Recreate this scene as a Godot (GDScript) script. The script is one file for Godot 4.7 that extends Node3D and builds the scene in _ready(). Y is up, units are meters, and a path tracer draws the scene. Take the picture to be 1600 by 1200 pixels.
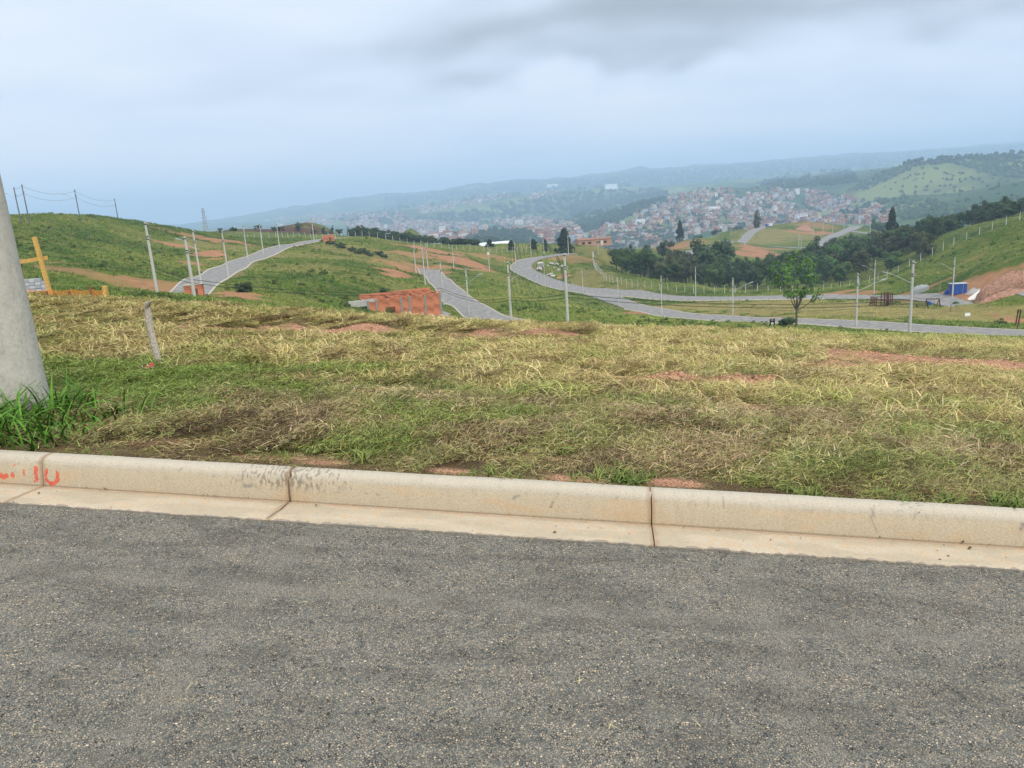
extends Node3D

# ---------------------------------------------------------------- camera numbers
const FOCAL := 1202.0            # pixels, for a 1600 x 1200 photograph
const EYE := Vector3(0, 1.6, 0)
const PITCH := -13.5
const ROLL := -3.95
var cam_basis: Basis
var used := {}
var rng := RandomNumberGenerator.new()

# ---------------------------------------------------------------- mesh builder
class MB:
	var v := PackedVector3Array()
	var n := PackedVector3Array()
	var c := PackedColorArray()
	var uv := PackedVector2Array()
	var uv2 := PackedVector2Array()
	var ix := PackedInt32Array()
	var col := Color(1, 1, 1)
	var with_uv := false
	func vert(p: Vector3, nn: Vector3, t := Vector2.ZERO) -> int:
		v.append(p); n.append(nn); c.append(col); uv.append(t)
		return v.size() - 1
	func quad(a: Vector3, b: Vector3, cc: Vector3, d: Vector3):       # counter-clockwise seen from outside
		var nn := (b - a).cross(cc - a)
		if nn.length_squared() < 1e-14:
			nn = (cc - a).cross(d - a)
		nn = nn.normalized()
		var i := vert(a, nn, Vector2(0, 0))
		vert(b, nn, Vector2(1, 0)); vert(cc, nn, Vector2(1, 1)); vert(d, nn, Vector2(0, 1))
		ix.append_array(PackedInt32Array([i, i + 2, i + 1, i, i + 3, i + 2]))
	func tri(a: Vector3, b: Vector3, cc: Vector3):
		var nn := (b - a).cross(cc - a).normalized()
		var i := vert(a, nn); vert(b, nn); vert(cc, nn)
		ix.append_array(PackedInt32Array([i, i + 2, i + 1]))
	func box(t: Transform3D, s: Vector3):
		var h := s * 0.5
		var p := []
		for k in 8:
			p.append(t * Vector3(h.x if k & 1 else -h.x, h.y if k & 2 else -h.y, h.z if k & 4 else -h.z))
		quad(p[4], p[5], p[7], p[6]); quad(p[1], p[0], p[2], p[3])
		quad(p[5], p[1], p[3], p[7]); quad(p[0], p[4], p[6], p[2])
		quad(p[6], p[7], p[3], p[2]); quad(p[0], p[1], p[5], p[4])
	func bx(cx: float, cy: float, cz: float, sx: float, sy: float, sz: float):
		box(Transform3D(Basis(), Vector3(cx, cy, cz)), Vector3(sx, sy, sz))
	func bar(a: Vector3, b: Vector3, w: float, h: float):            # a beam with a rectangular section
		var d := b - a
		var z := d.normalized()
		var x := z.cross(Vector3.UP)
		x = Vector3.RIGHT if x.length() < 0.01 else x.normalized()
		var y := x.cross(z).normalized()
		box(Transform3D(Basis(x, y, -z), (a + b) * 0.5), Vector3(w, h, d.length()))
	func tube(pts: Array, rad: Array, sides := 8, cap := true):
		var first := v.size()
		var side := Vector3.RIGHT
		for k in pts.size():
			var d: Vector3 = pts[mini(k + 1, pts.size() - 1)] - pts[maxi(k - 1, 0)]
			d = d.normalized()
			side = (side - d * side.dot(d))
			side = d.cross(Vector3(0.31, 0.2, 0.93)).normalized() if side.length() < 0.05 else side.normalized()
			var other := d.cross(side)
			for j in sides:
				var a := TAU * j / sides
				var o := side * cos(a) + other * sin(a)
				vert(pts[k] + o * rad[k], o, Vector2(float(j) / sides, k))
		for k in pts.size() - 1:
			for j in sides:
				var a := first + k * sides + j
				var b := first + k * sides + (j + 1) % sides
				ix.append_array(PackedInt32Array([a, a + sides, b, b, a + sides, b + sides]))
		if cap:
			for e in [0, pts.size() - 1]:
				var base: int = first + e * sides
				var d2: Vector3 = (pts[1] - pts[0]) * -1.0 if e == 0 else pts[e] - pts[e - 1]
				var m := vert(pts[e], d2.normalized())
				var ring := v.size()
				for j in sides:
					vert(v[base + j], d2.normalized())
				for j in sides:
					if e == 0:
						ix.append_array(PackedInt32Array([m, ring + j, ring + (j + 1) % sides]))
					else:
						ix.append_array(PackedInt32Array([m, ring + (j + 1) % sides, ring + j]))
	func make() -> ArrayMesh:
		var a := []
		a.resize(Mesh.ARRAY_MAX)
		a[Mesh.ARRAY_VERTEX] = v; a[Mesh.ARRAY_NORMAL] = n; a[Mesh.ARRAY_COLOR] = c; a[Mesh.ARRAY_TEX_UV] = uv
		if uv2.size() == v.size():
			a[Mesh.ARRAY_TEX_UV2] = uv2
		a[Mesh.ARRAY_INDEX] = ix
		var m := ArrayMesh.new()
		m.add_surface_from_arrays(Mesh.PRIMITIVE_TRIANGLES, a)
		return m

# ---------------------------------------------------------------- naming and tagging
func numbered(called: String) -> String:
	var k: int = used.get(called, 0)
	used[called] = k + 1
	return called if k == 0 else "%s_%03d" % [called, k]

func tag(o: Node, label: String, category: String, group := "", kind := ""):
	if label: o.set_meta("label", label)
	if category: o.set_meta("category", category)
	if group: o.set_meta("group", group)
	if kind: o.set_meta("kind", kind)

func thing(called: String, label: String, category: String, pos: Vector3, turn := 0.0, group := "") -> Node3D:
	var o := Node3D.new()
	o.name = numbered(called)
	add_child(o)
	o.position = pos
	o.rotation.y = turn
	tag(o, label, category, group)
	return o

func part(called: String, mesh: Mesh, m: Material, parent: Node, at := Transform3D()) -> MeshInstance3D:
	var o := MeshInstance3D.new()
	o.name = called
	o.mesh = mesh
	o.material_override = m
	o.transform = at
	parent.add_child(o, true)
	return o

func top(called: String, mesh: Mesh, m: Material) -> MeshInstance3D:
	var o := MeshInstance3D.new()
	o.name = numbered(called)
	o.mesh = mesh
	o.material_override = m
	add_child(o)
	return o

func scatter(called: String, mesh: Mesh, m: Material, places: Array, colors: PackedColorArray, parent: Node = null) -> MultiMeshInstance3D:
	var mm := MultiMesh.new()
	mm.transform_format = MultiMesh.TRANSFORM_3D
	mm.use_colors = true
	mm.mesh = mesh
	mm.instance_count = places.size()
	for k in places.size():
		mm.set_instance_transform(k, places[k])
		mm.set_instance_color(k, colors[k])
	var o := MultiMeshInstance3D.new()
	o.name = numbered(called)
	o.multimesh = mm
	o.material_override = m
	(parent if parent else self).add_child(o)
	return o

# ---------------------------------------------------------------- materials
func lin(r: float, g: float, b: float) -> Color:
	return Color(r, g, b).linear_to_srgb()

func mat(c: Color, rough := 0.9, spec := 0.3) -> StandardMaterial3D:
	var m := StandardMaterial3D.new()
	m.albedo_color = c
	m.roughness = rough
	m.metallic_specular = spec
	return m

func vmat(rough := 0.9, spec := 0.2) -> StandardMaterial3D:
	var m := mat(Color.WHITE, rough, spec)
	m.vertex_color_use_as_albedo = true
	return m

func noise(freq: float, oct := 4, sd := 1) -> FastNoiseLite:
	var f := FastNoiseLite.new()
	f.seed = sd
	f.frequency = freq
	f.noise_type = FastNoiseLite.TYPE_SIMPLEX_SMOOTH
	f.fractal_octaves = oct
	return f

func ramp(stops: Array) -> Gradient:
	var g := Gradient.new()
	var o := PackedFloat32Array()
	var c := PackedColorArray()
	for s in stops:
		o.append(s[0]); c.append(s[1])
	g.offsets = o
	g.colors = c
	return g

func noise_tex(f: FastNoiseLite, size: int, g: Gradient = null) -> NoiseTexture2D:
	var t := NoiseTexture2D.new()
	t.width = size
	t.height = size
	t.seamless = true
	t.noise = f
	if g: t.color_ramp = g
	return t

func grain_mat(a: Color, b: Color, size_m: float, freq := 0.02, rough := 0.92, bump := 0.0, sd := 3) -> StandardMaterial3D:
	# two-tone noise laid over the object in world axes
	var m := mat(Color.WHITE, rough, 0.25)
	m.albedo_texture = noise_tex(noise(freq, 5, sd), 512, ramp([[0.25, a], [0.75, b]]))
	m.uv1_triplanar = true
	m.uv1_world_triplanar = true
	m.uv1_scale = Vector3.ONE / size_m
	if bump > 0.0:
		m.heightmap_enabled = true
		m.heightmap_texture = noise_tex(noise(freq * 2.0, 5, sd + 1), 512)
		m.heightmap_scale = bump
	return m

# ---------------------------------------------------------------- pixels to directions
func ray(px: float, py: float) -> Vector3:
	return cam_basis * Vector3((px - 800.0) / FOCAL, (600.0 - py) / FOCAL, -1.0)

func at(px: float, py: float, d: float) -> Vector3:
	var r := ray(px, py)
	return EYE + r * (d / -r.z)

func at_y(px: float, py: float, y: float) -> Vector3:
	var r := ray(px, py)
	return EYE + r * ((y - EYE.y) / r.y)

# ---------------------------------------------------------------- height fields
class Field:                      # a smooth surface through scattered heights, read from a grid
	var px := PackedFloat64Array()
	var pz := PackedFloat64Array()
	var w := PackedFloat64Array()
	var c2 := 100.0
	var plane := [0.0, 0.0, 0.0]
	var xs := PackedFloat32Array()
	var zs := PackedFloat32Array()
	var h := PackedFloat32Array()
	func fit(pts: Array, c: float, smooth: float):
		var m := pts.size()
		c2 = c * c
		var a := []
		var s := Vector3.ZERO
		for p in pts: s += p
		plane[0] = s.y / m
		for i in m:
			px.append(pts[i].x); pz.append(pts[i].z)
		for i in m:
			var row := PackedFloat64Array()
			row.resize(m + 1)
			for j in m:
				row[j] = -sqrt((px[i] - px[j]) ** 2 + (pz[i] - pz[j]) ** 2 + c2)
			row[i] += smooth
			row[m] = pts[i].y - plane[0]
			a.append(row)
		for k in m:                # Gaussian elimination with row swaps
			var best := k
			for i in range(k + 1, m):
				if absf(a[i][k]) > absf(a[best][k]): best = i
			var keep = a[k]; a[k] = a[best]; a[best] = keep
			var rk: PackedFloat64Array = a[k]
			for i in range(k + 1, m):
				var ri: PackedFloat64Array = a[i]
				var f := ri[k] / rk[k]
				if f != 0.0:
					for j in range(k, m + 1):
						ri[j] -= f * rk[j]
					a[i] = ri
		w.resize(m)
		for k in range(m - 1, -1, -1):
			var t: float = a[k][m]
			for j in range(k + 1, m): t -= a[k][j] * w[j]
			w[k] = t / a[k][k]
	func raw(x: float, z: float) -> float:
		var y: float = plane[0]
		for k in w.size():
			var dx := x - px[k]
			var dz := z - pz[k]
			y -= w[k] * sqrt(dx * dx + dz * dz + c2)
		return y
	func find(a: PackedFloat32Array, t: float) -> int:
		return clampi(a.bsearch(t) - 1, 0, a.size() - 2)
	func get_y(x: float, z: float) -> float:          # zs run from near (small) to far (large), z = -zs
		var i := find(xs, x)
		var j := find(zs, -z)
		var u := clampf((x - xs[i]) / (xs[i + 1] - xs[i]), 0, 1)
		var t := clampf((-z - zs[j]) / (zs[j + 1] - zs[j]), 0, 1)
		var k := xs.size()
		var a := h[j * k + i]
		var b := h[j * k + i + 1]
		var c := h[(j + 1) * k + i]
		var d := h[(j + 1) * k + i + 1]
		# the same two triangles as the mesh
		if u + t <= 1.0:
			return a + (b - a) * u + (c - a) * t
		return d + (c - d) * (1.0 - u) + (b - d) * (1.0 - t)
	func mesh(uv_box: Array) -> ArrayMesh:
		var mb := MB.new()
		var k := xs.size()
		for j in zs.size():
			for i in k:
				var dx := h[j * k + mini(i + 1, k - 1)] - h[j * k + maxi(i - 1, 0)]
				var dz := h[mini(j + 1, zs.size() - 1) * k + i] - h[maxi(j - 1, 0) * k + i]
				var lx := xs[mini(i + 1, k - 1)] - xs[maxi(i - 1, 0)]
				var lz := zs[mini(j + 1, zs.size() - 1)] - zs[maxi(j - 1, 0)]
				mb.vert(Vector3(xs[i], h[j * k + i], -zs[j]), Vector3(-dx / lx, 1, dz / lz).normalized(), Vector2((xs[i] - uv_box[0]) / (uv_box[1] - uv_box[0]), (zs[j] - uv_box[2]) / (uv_box[3] - uv_box[2])))
				mb.uv2.append(Vector2(xs[i], zs[j]))
		for j in zs.size() - 1:
			for i in k - 1:
				var a := j * k + i
				mb.ix.append_array(PackedInt32Array([a, a + k, a + 1, a + 1, a + k, a + k + 1]))
		return mb.make()

var mid := Field.new()
var far := Field.new()

func hit(f: Field, px: float, py: float, from := 40.0, to := 640.0) -> Vector3:      # where the line of sight meets the ground
	var r := ray(px, py)
	r /= -r.z
	var d := from
	var last := from
	while d < to:
		var p := EYE + r * d
		if p.y < f.get_y(p.x, p.z):
			var lo := last
			var hi := d
			for k in 12:
				var m := (lo + hi) * 0.5
				p = EYE + r * m
				if p.y < f.get_y(p.x, p.z): hi = m
				else: lo = m
			p = EYE + r * hi
			p.y = f.get_y(p.x, p.z)
			return p
		last = d
		d *= 1.012
	var q := EYE + r * to
	q.y = f.get_y(q.x, q.z)
	return q

func ground(px: float, py: float) -> Vector3:
	return hit(mid, px, py)

func ground_d(px: float, py: float, d: float) -> Vector3:
	var p := at(px, py, d)
	p.y = mid.get_y(p.x, p.z)
	return p

# the road in front of the camera and the lot behind its kerb
const KERB_O := Vector2(-0.05, -3.73)
const KERB_U := Vector2(0.9897, 0.1432)
func behind(x: float, z: float) -> float:
	return (x - KERB_O.x) * KERB_U.y - (z - KERB_O.y) * KERB_U.x
func along(x: float, z: float) -> float:
	return (x - KERB_O.x) * KERB_U.x + (z - KERB_O.y) * KERB_U.y
func kerb_point(l: float, s: float, y := 0.0) -> Vector3:             # l along the kerb, s behind its face, y above the road
	var x := KERB_O.x + KERB_U.x * l + KERB_U.y * s
	return Vector3(x, -0.08 * x + y, KERB_O.y + KERB_U.y * l - KERB_U.x * s)
var bump_a := noise(0.55, 3, 21)
var bump_b := noise(2.6, 3, 22)
func lot_y(x: float, z: float) -> float:
	var s := behind(x, z)
	var l := along(x, z)
	var y := -0.08 * x + 0.145 - 0.103 * s + (0.027 * maxf(-x, 0) - 0.003 * maxf(x, 0)) * clampf(s / 15.5, 0, 1)
	var rough := smoothstep(0.1, 1.0, s)
	y += rough * (bump_a.get_noise_2d(x, z) * 0.05 + bump_b.get_noise_2d(x, z) * 0.018)
	# low banks of scraped earth that run across the lot
	var w := bump_a.get_noise_2d(l * 0.7, 40.0) * 0.8
	y += 0.10 * exp(-pow((s - 4.9 - w) / 0.35, 2)) * smoothstep(0.2, 1.2, l) * (1.0 - smoothstep(4.0, 5.0, l))
	y += 0.16 * exp(-pow((s - 11.0 - w) / 0.6, 2)) * (1.0 - smoothstep(-1.0, 1.0, l))
	y += 0.05 * exp(-pow((s - 8.2 - w) / 0.6, 2)) * smoothstep(4.5, 6.0, l)
	var over := s - 15.0 - bump_a.get_noise_2d(l * 0.5, 9.0) * 0.7
	if over > 0.0:
		y -= 0.5 * over * over / (over + 1.2)
	return y
func lot_hit(px: float, py: float) -> Vector3:
	var r := ray(px, py)
	var t := 1.0
	while t < 60.0:
		var p := EYE + r * t
		if p.y < lot_y(p.x, p.z):
			return Vector3(p.x, lot_y(p.x, p.z), p.z)
		t += 0.02
	return EYE + r * 20.0


# ---------------------------------------------------------------- survey of the ground: [pixel x, pixel y, distance] or [pixel x, pixel y, height, 1]
const ROAD_A := [[288, 462, -7.3], [305, 450, -7.4], [340, 430, -7.4], [372, 412, -7.4], [400, 401, -7.4], [437, 388, -7.5], [470, 381, -7.6], [502, 375, -7.8], [540, 371.5, -8.2]]
const ROAD_B := [[812, 523, -15.6], [755, 495, -16.0], [716, 470, -16.0], [690, 446, -16.0], [675, 430, -16.0], [664, 423, -16.0]]
const ROAD_C := [[1690, 503, -22.6], [1600, 489, -23.2], [1545, 480, -23.2], [1487, 472.5, -23.4], [1400, 465, -24.5], [1300, 464, -25], [1200, 465.5, -25.7], [1100, 467, -26.3], [1034, 465, -27], [969, 460, -27.5], [912, 454, -27.5], [870, 446, -26.5], [838, 433, -24.8], [816, 421, -22.6], [818, 412, -21.3], [838, 404, -20.5], [872, 398.5, -20.2], [905, 397.5, -20.8]]
const ROAD_D := [[1700, 524, -14.6], [1600, 522, -16], [1487, 517, -18], [1350, 508, -19.5], [1181, 501, -21.5], [1110, 496.5, -22.8], [1050, 491.5, -24], [1000, 482, -25.6], [962, 470, -27.0], [930, 459, -27.6]]
const ROAD_E := [[1060, 399, -31.5], [1110, 388, -31.5], [1145, 377, -31.5], [1170, 366, -31], [1197, 356, -30.6], [1212, 352, -30.4]]
const ROAD_F := [[1150, 384, -35], [1220, 386, -36], [1268, 387, -37], [1290, 376, -37], [1312, 366, -36.5], [1330, 358, -35.5], [1342, 353, -35]]
const ROAD_G := [[1330, 361, -36], [1360, 365, -37], [1385, 370, -38]]
const MID := [
	# left hill: crest, face, foot
	[20, 341, 170], [70, 340, 190], [120, 340, 205], [165, 341, 235], [210, 346, 240], [255, 352, 245], [300, 361, 250], [345, 368, 262], [390, 373, 275],
	[40, 385, 135], [100, 380, 145], [170, 378, 170], [230, 385, 185], [290, 390, 195], [340, 388, 205], [380, 385, 220],
	[60, 420, 105], [130, 425, 105], [200, 430, 110], [250, 420, 130], [290, 415, 150], [60, 450, 75], [140, 452, 78], [220, 455, 84],
	# mound in the middle
	[400, 440, 118], [450, 405, 180], [480, 392, 210], [515, 379, 245], [560, 380, 255], [600, 382, 262], [640, 387, 268], [500, 440, 128], [600, 440, 142], [490, 472, 100], [400, 465, 95], [600, 492, 112], [560, 492, 106], [640, 492, 112],
	[560, 410, 185], [620, 405, 205], [640, 425, 175], [540, 395, 220], [440, 420, 150], [545, 462, 120], [600, 462, 133], [690, 478, 128],
	# red bank behind the middle road
	[700, 400, 255], [740, 404, 258], [700, 420, 222], [760, 422, 224], [780, 402, 285], [640, 400, 235], [740, 395, 290], [690, 390, 283],
	# between the middle and the right road
	[800, 499, 101], [887, 507, 88], [760, 450, 168], [800, 450, 190], [850, 470, 160], [900, 485, 132], [960, 495, 118], [1050, 503, 112], [1150, 506, 108],
	[1300, 490, 130], [1400, 490, 124], [1450, 480, 138], [1550, 503, 108], [1500, 495, 118], [1200, 482, 152], [1100, 480, 168],
	# right hill
	[1350, 447, 205], [1400, 427, 205], [1450, 402, 203], [1500, 380, 200], [1550, 361, 196], [1600, 345, 192], [1660, 327, 190], [1500, 430, 165], [1580, 400, 155], [1600, 450, 128], [1680, 420, 130], [1440, 440, 175], [1680, 360, 165],
	[1560, 350, 250], [1480, 366, 270], [1650, 325, 250], [1420, 385, 290],
	# behind the right road: fence, wooded hollow, slope beyond
	[928, 404, 300], [933, 426, 258], [960, 441, 238], [1000, 449, 224], [1100, 458, 206], [1250, 457, 196], [900, 420, 268], [900, 440, 250],
	[930, 396, 335], [1000, 388, 400], [1090, 372, 470], [880, 396, 330], [840, 400, 300], [960, 393, 365],
	[1150, 388, 425], [1200, 398, 400], [1250, 392, 425], [1100, 395, 400],
	[1200, 353, 560], [1260, 349, 590], [1330, 354, 575], [1180, 370, 500], [1250, 370, 500], [1380, 372, 500], [1130, 363, 540], [1300, 360, 545],
	# brown field and its surroundings
	[410, 358, 395], [455, 350.5, 430], [500, 352, 450], [450, 365, 345], [330, 366, 330], [540, 368, 330], [600, 376, 310],
]
const MID_WORLD := [          # ground that cannot be seen: [x, y, z]
	[-122, -9, -305], [-185, -6, -360], [-60, -12, -520], [-250, -10, -500], [-330, -5, -250], [-200, 5, -120], [-150, 4, -60], [-60, -1.5, -45], [-60, 0, -22], [-20, -2.5, -26], [0, -3.8, -25], [20, -5.2, -24], [60, -7, -22],
	[-25, -5, -50], [0, -8.2, -50], [30, -10, -50], [60, -12, -50], [100, -13, -60], [0, -11, -70], [30, -13, -72], [70, -15, -75],
	[35, -34, -330], [55, -36, -300], [95, -36, -290], [130, -34, -300], [140, -38, -360], [70, -37, -350], [175, -34, -340], [100, -33.5, -255], [130, -32, -245], [70, -32, -250],
	[-40, -40, -420], [-10, -45, -440], [-80, -30, -400], [-100, -45, -620], [0, -75, -640], [60, -55, -520], [100, -80, -640], [200, -85, -650], [260, -80, -660], [330, -60, -560], [300, -30, -420], [250, -14, -330], [240, 5, -200], [300, 10, -250], [200, -4, -120], [200, -6, -60], [400, -20, -400], [-300, -60, -640], [400, -80, -640], [150, -70, -640],
	[-110, -30, -470], [-150, -12, -430], [-68, -42, -500], [-72, -50, -560], [-30, -56, -540],
]
const FAR := [
	# valley in front of the town and the town's hill
	[1000, 388, 1250], [900, 392, 1350], [800, 392, 1300], [700, 392, 1300], [600, 385, 1500], [755, 383, 1020], [1050, 374, 1300], [1150, 365, 1250], [1250, 362, 1250], [1340, 350, 1250],
	[960, 360, 1500], [1000, 340, 1800], [1030, 322, 1950], [1060, 310, 2000], [1110, 301, 2050], [1150, 298, 2080], [1200, 298, 2060], [1250, 301, 2000], [1310, 308, 1900], [1350, 318, 1750], [1388, 333, 1550], [1100, 345, 1550], [1200, 345, 1500], [1300, 338, 1480],
	# the big green hill on the right
	[1345, 286, 1950], [1380, 270, 1800], [1430, 261, 1750], [1500, 257, 1700], [1560, 255, 1680], [1620, 248, 1650], [1400, 308, 1450], [1500, 300, 1350], [1580, 285, 1300], [1420, 330, 1200], [1560, 320, 1000], [1700, 260, 1500], [1640, 300, 1000],
	# wooded hill left of the town
	[940, 340, 2000], [985, 322, 2300], [900, 358, 1900], [870, 365, 1850], [780, 362, 1500], [830, 366, 1500], [740, 376, 1450], [800, 372, 1350],
	# second town in the valley and the meadow above it
	[620, 366, 2400], [700, 370, 2200], [760, 360, 2400], [850, 352, 2500], [560, 352, 3000], [640, 346, 3100], [700, 330, 3500], [740, 322, 3600], [780, 312, 3700], [830, 306, 3800], [900, 297, 4000], [960, 296, 4000], [1040, 294, 3900], [800, 340, 3000], [880, 330, 3000], [940, 322, 3000], [820, 325, 3300], [900, 342, 2600], [500, 347, 3600], [450, 352, 3400], [400, 360, 3000], [300, 366, 3000],
	# ridges at the back
	[300, 352, 6500], [400, 334, 6500], [480, 321, 6500], [560, 308, 6500], [620, 303, 6500], [680, 300, 6500], [740, 288, 6600], [800, 281, 6700], [850, 281, 6700], [900, 277, 6700], [950, 272, 6700], [1000, 262, 6700], [1040, 265, 6700], [1080, 258, 6800], [1150, 256, 6800], [1220, 250, 6900], [1280, 245, 7000], [1350, 240, 7200], [1420, 239, 7400],
	[1180, 280, 3900], [1250, 275, 4000], [1320, 268, 4100], [1400, 262, 4300], [1500, 250, 4600], [1600, 245, 4800], [1120, 288, 4600], [1000, 290, 4800], [850, 300, 5000], [700, 316, 5000], [560, 330, 5000],
	[1480, 232, 8600], [1540, 227, 8600], [1600, 222, 8600], [1700, 214, 8600],
]

func survey(list: Array) -> Array:
	var out := []
	for p in list:
		out.append(at(p[0], p[1], p[2]))
	return out

func road_points(r: Array) -> Array:
	var out := []
	for p in r:
		out.append(at_y(p[0], p[1], p[2]))
	return out

func smooth_line(pts: Array, step: float) -> Array:               # an even polyline along a Catmull-Rom curve
	var fine := []
	for k in pts.size() - 1:
		var a: Vector3 = pts[maxi(k - 1, 0)]
		var b: Vector3 = pts[k]
		var c: Vector3 = pts[k + 1]
		var d: Vector3 = pts[mini(k + 2, pts.size() - 1)]
		var m := maxi(2, int(b.distance_to(c) / step))
		for j in m:
			fine.append(b.cubic_interpolate(c, a, d, float(j) / m))
	fine.append(pts[pts.size() - 1])
	return fine

var road_mask: Image            # 1 where the ground of the middle distance is road or verge
const MX0 := -420.0
const MX1 := 420.0
const MZ0 := 16.0
const MZ1 := 640.0
const MAP := 1024
func map_xy(x: float, z: float) -> Vector2:
	return Vector2((x - MX0) / (MX1 - MX0) * MAP, (-z - MZ0) / (MZ1 - MZ0) * MAP)

func build_mid_heights():
	var pts := survey(MID)
	for r in [ROAD_A, ROAD_B, ROAD_C, ROAD_D, ROAD_E, ROAD_F, ROAD_G]:
		pts.append_array(road_points(r))
	for r in [ROAD_A, ROAD_B, ROAD_C, ROAD_D]:              # the road bed is level from side to side
		var line := road_points(r)
		for k in line.size():
			var d: Vector3 = line[mini(k + 1, line.size() - 1)] - line[maxi(k - 1, 0)]
			var side := Vector3(-d.z, 0, d.x).normalized() * 5.2
			pts.append(line[k] + side)
			pts.append(line[k] - side)
	for p in MID_WORLD:
		pts.append(Vector3(p[0], p[1], p[2]))
	var clean := []
	for p in pts:
		var ok := true
		for q in clean:
			if Vector2(p.x - q.x, p.z - q.z).length() < 5.0: ok = false
		if ok: clean.append(p)
	mid.fit(clean, 7.0, 0.6)
	for i in 211: mid.xs.append(MX0 + 4.0 * i)
	var z := MZ0
	while z < MZ1 + 1.0:
		mid.zs.append(z)
		z += 3.0 if z < 300.0 else 5.0
	var na := noise(0.035, 3, 5)
	var nb := noise(0.09, 2, 6)
	for zz in mid.zs:
		for x in mid.xs:
			var outside := maxf(0.0, absf(x) - zz * 0.78 - 45.0)
			var y := mid.raw(x, -zz)
			var q := map_xy(x, -zz)
			var m := road_mask.get_pixel(clampi(int(q.x), 0, MAP - 1), clampi(int(q.y), 0, MAP - 1)).r
			y += (1.0 - m) * (na.get_noise_2d(x, zz) * 0.6 + nb.get_noise_2d(x, zz) * 0.22) * clampf(zz / 120.0, 0.3, 1.5)
			if zz < 24.0: y = minf(y, lot_y(x, -zz) - 0.5)
			mid.h.append(y)

func paint_road_mask():
	road_mask = Image.create(MAP, MAP, false, Image.FORMAT_R8)
	for r in [ROAD_A, ROAD_B, ROAD_C, ROAD_D, ROAD_E, ROAD_F, ROAD_G]:
		for p in smooth_line(road_points(r), 1.0):
			var q := map_xy(p.x, p.z)
			road_mask.fill_rect(Rect2i(int(q.x) - 8, int(q.y) - 10, 17, 21), Color(1, 1, 1))

func build_far_heights():
	var pts := survey(FAR)
	for p in [[-4000, -150, -3000], [-6000, -100, -8000], [4500, 60, -3000], [6500, 200, -8000], [-2000, -110, -1500], [-1500, -60, -600], [2500, 20, -1200], [1500, 10, -600], [-200, -75, -700], [200, -95, -750], [400, -95, -800], [-600, -70, -700], [600, -60, -800], [0, -95, -900], [-3500, -50, -9500], [0, -50, -9500], [3500, 0, -10000], [-400, -105, -1200], [800, -60, -700]]:
		pts.append(Vector3(p[0], p[1], p[2]))
	far.fit(pts, 90.0, 2.0)
	var x := -110.0
	for k in range(-95, 96):
		far.xs.append(sinh(k / 95.0 * 4.2) / sinh(4.2) * 8200.0 * 0.8 + k / 95.0 * 8200.0 * 0.2)
	var z := 560.0
	while z < 9800.0:
		far.zs.append(z)
		z *= 1.019
	var na := noise(0.004, 4, 15)
	for zz in far.zs:
		for xx in far.xs:
			var y := far.raw(xx, -zz)
			y += na.get_noise_2d(xx, zz) * clampf(zz / 3000.0, 0.1, 1.6) * 18.0
			far.h.append(y)

func ribbon(line: Array, f: Field, width: float, lift: float, mb: MB, across := 4, taper := 0.0):
	var run := 0.0
	var first := mb.v.size()
	for k in line.size():
		var d: Vector3 = line[mini(k + 1, line.size() - 1)] - line[maxi(k - 1, 0)]
		d.y = 0
		d = d.normalized()
		var side := Vector3(-d.z, 0, d.x)
		if k > 0: run += line[k].distance_to(line[k - 1])
		for j in across + 1:
			var p: Vector3 = line[k] + side * width * (1.0 - taper * (1.0 - smoothstep(0.05, 0.28, float(k) / line.size()))) * (float(j) / across - 0.5)
			p.y = f.get_y(p.x, p.z) + lift
			mb.vert(p, Vector3.UP, Vector2(p.x, p.z))
	for k in line.size() - 1:
		for j in across:
			var a := first + k * (across + 1) + j
			var b := a + across + 1
			mb.ix.append_array(PackedInt32Array([a, b, a + 1, b, b + 1, a + 1]))

func strip(line: Array, f: Field, off: float, mb: MB):               # a kerb: 15 cm proud of the road
	var first := mb.v.size()
	var shape := [[-0.1, -0.05], [-0.09, 0.16], [0.09, 0.16], [0.1, -0.05]]
	for k in line.size():
		var d: Vector3 = line[mini(k + 1, line.size() - 1)] - line[maxi(k - 1, 0)]
		d.y = 0
		d = d.normalized()
		var side := Vector3(-d.z, 0, d.x)
		for s in shape:
			var p: Vector3 = line[k] + side * (off + s[0])
			p.y = f.get_y(p.x, p.z) + s[1]
			mb.vert(p, (Vector3.UP + side * s[0] * 4.0).normalized(), Vector2(p.x, p.z))
	for k in line.size() - 1:
		for j in 3:
			var a := first + k * 4 + j
			mb.ix.append_array(PackedInt32Array([a, a + 4, a + 1, a + 4, a + 5, a + 1]))

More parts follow.
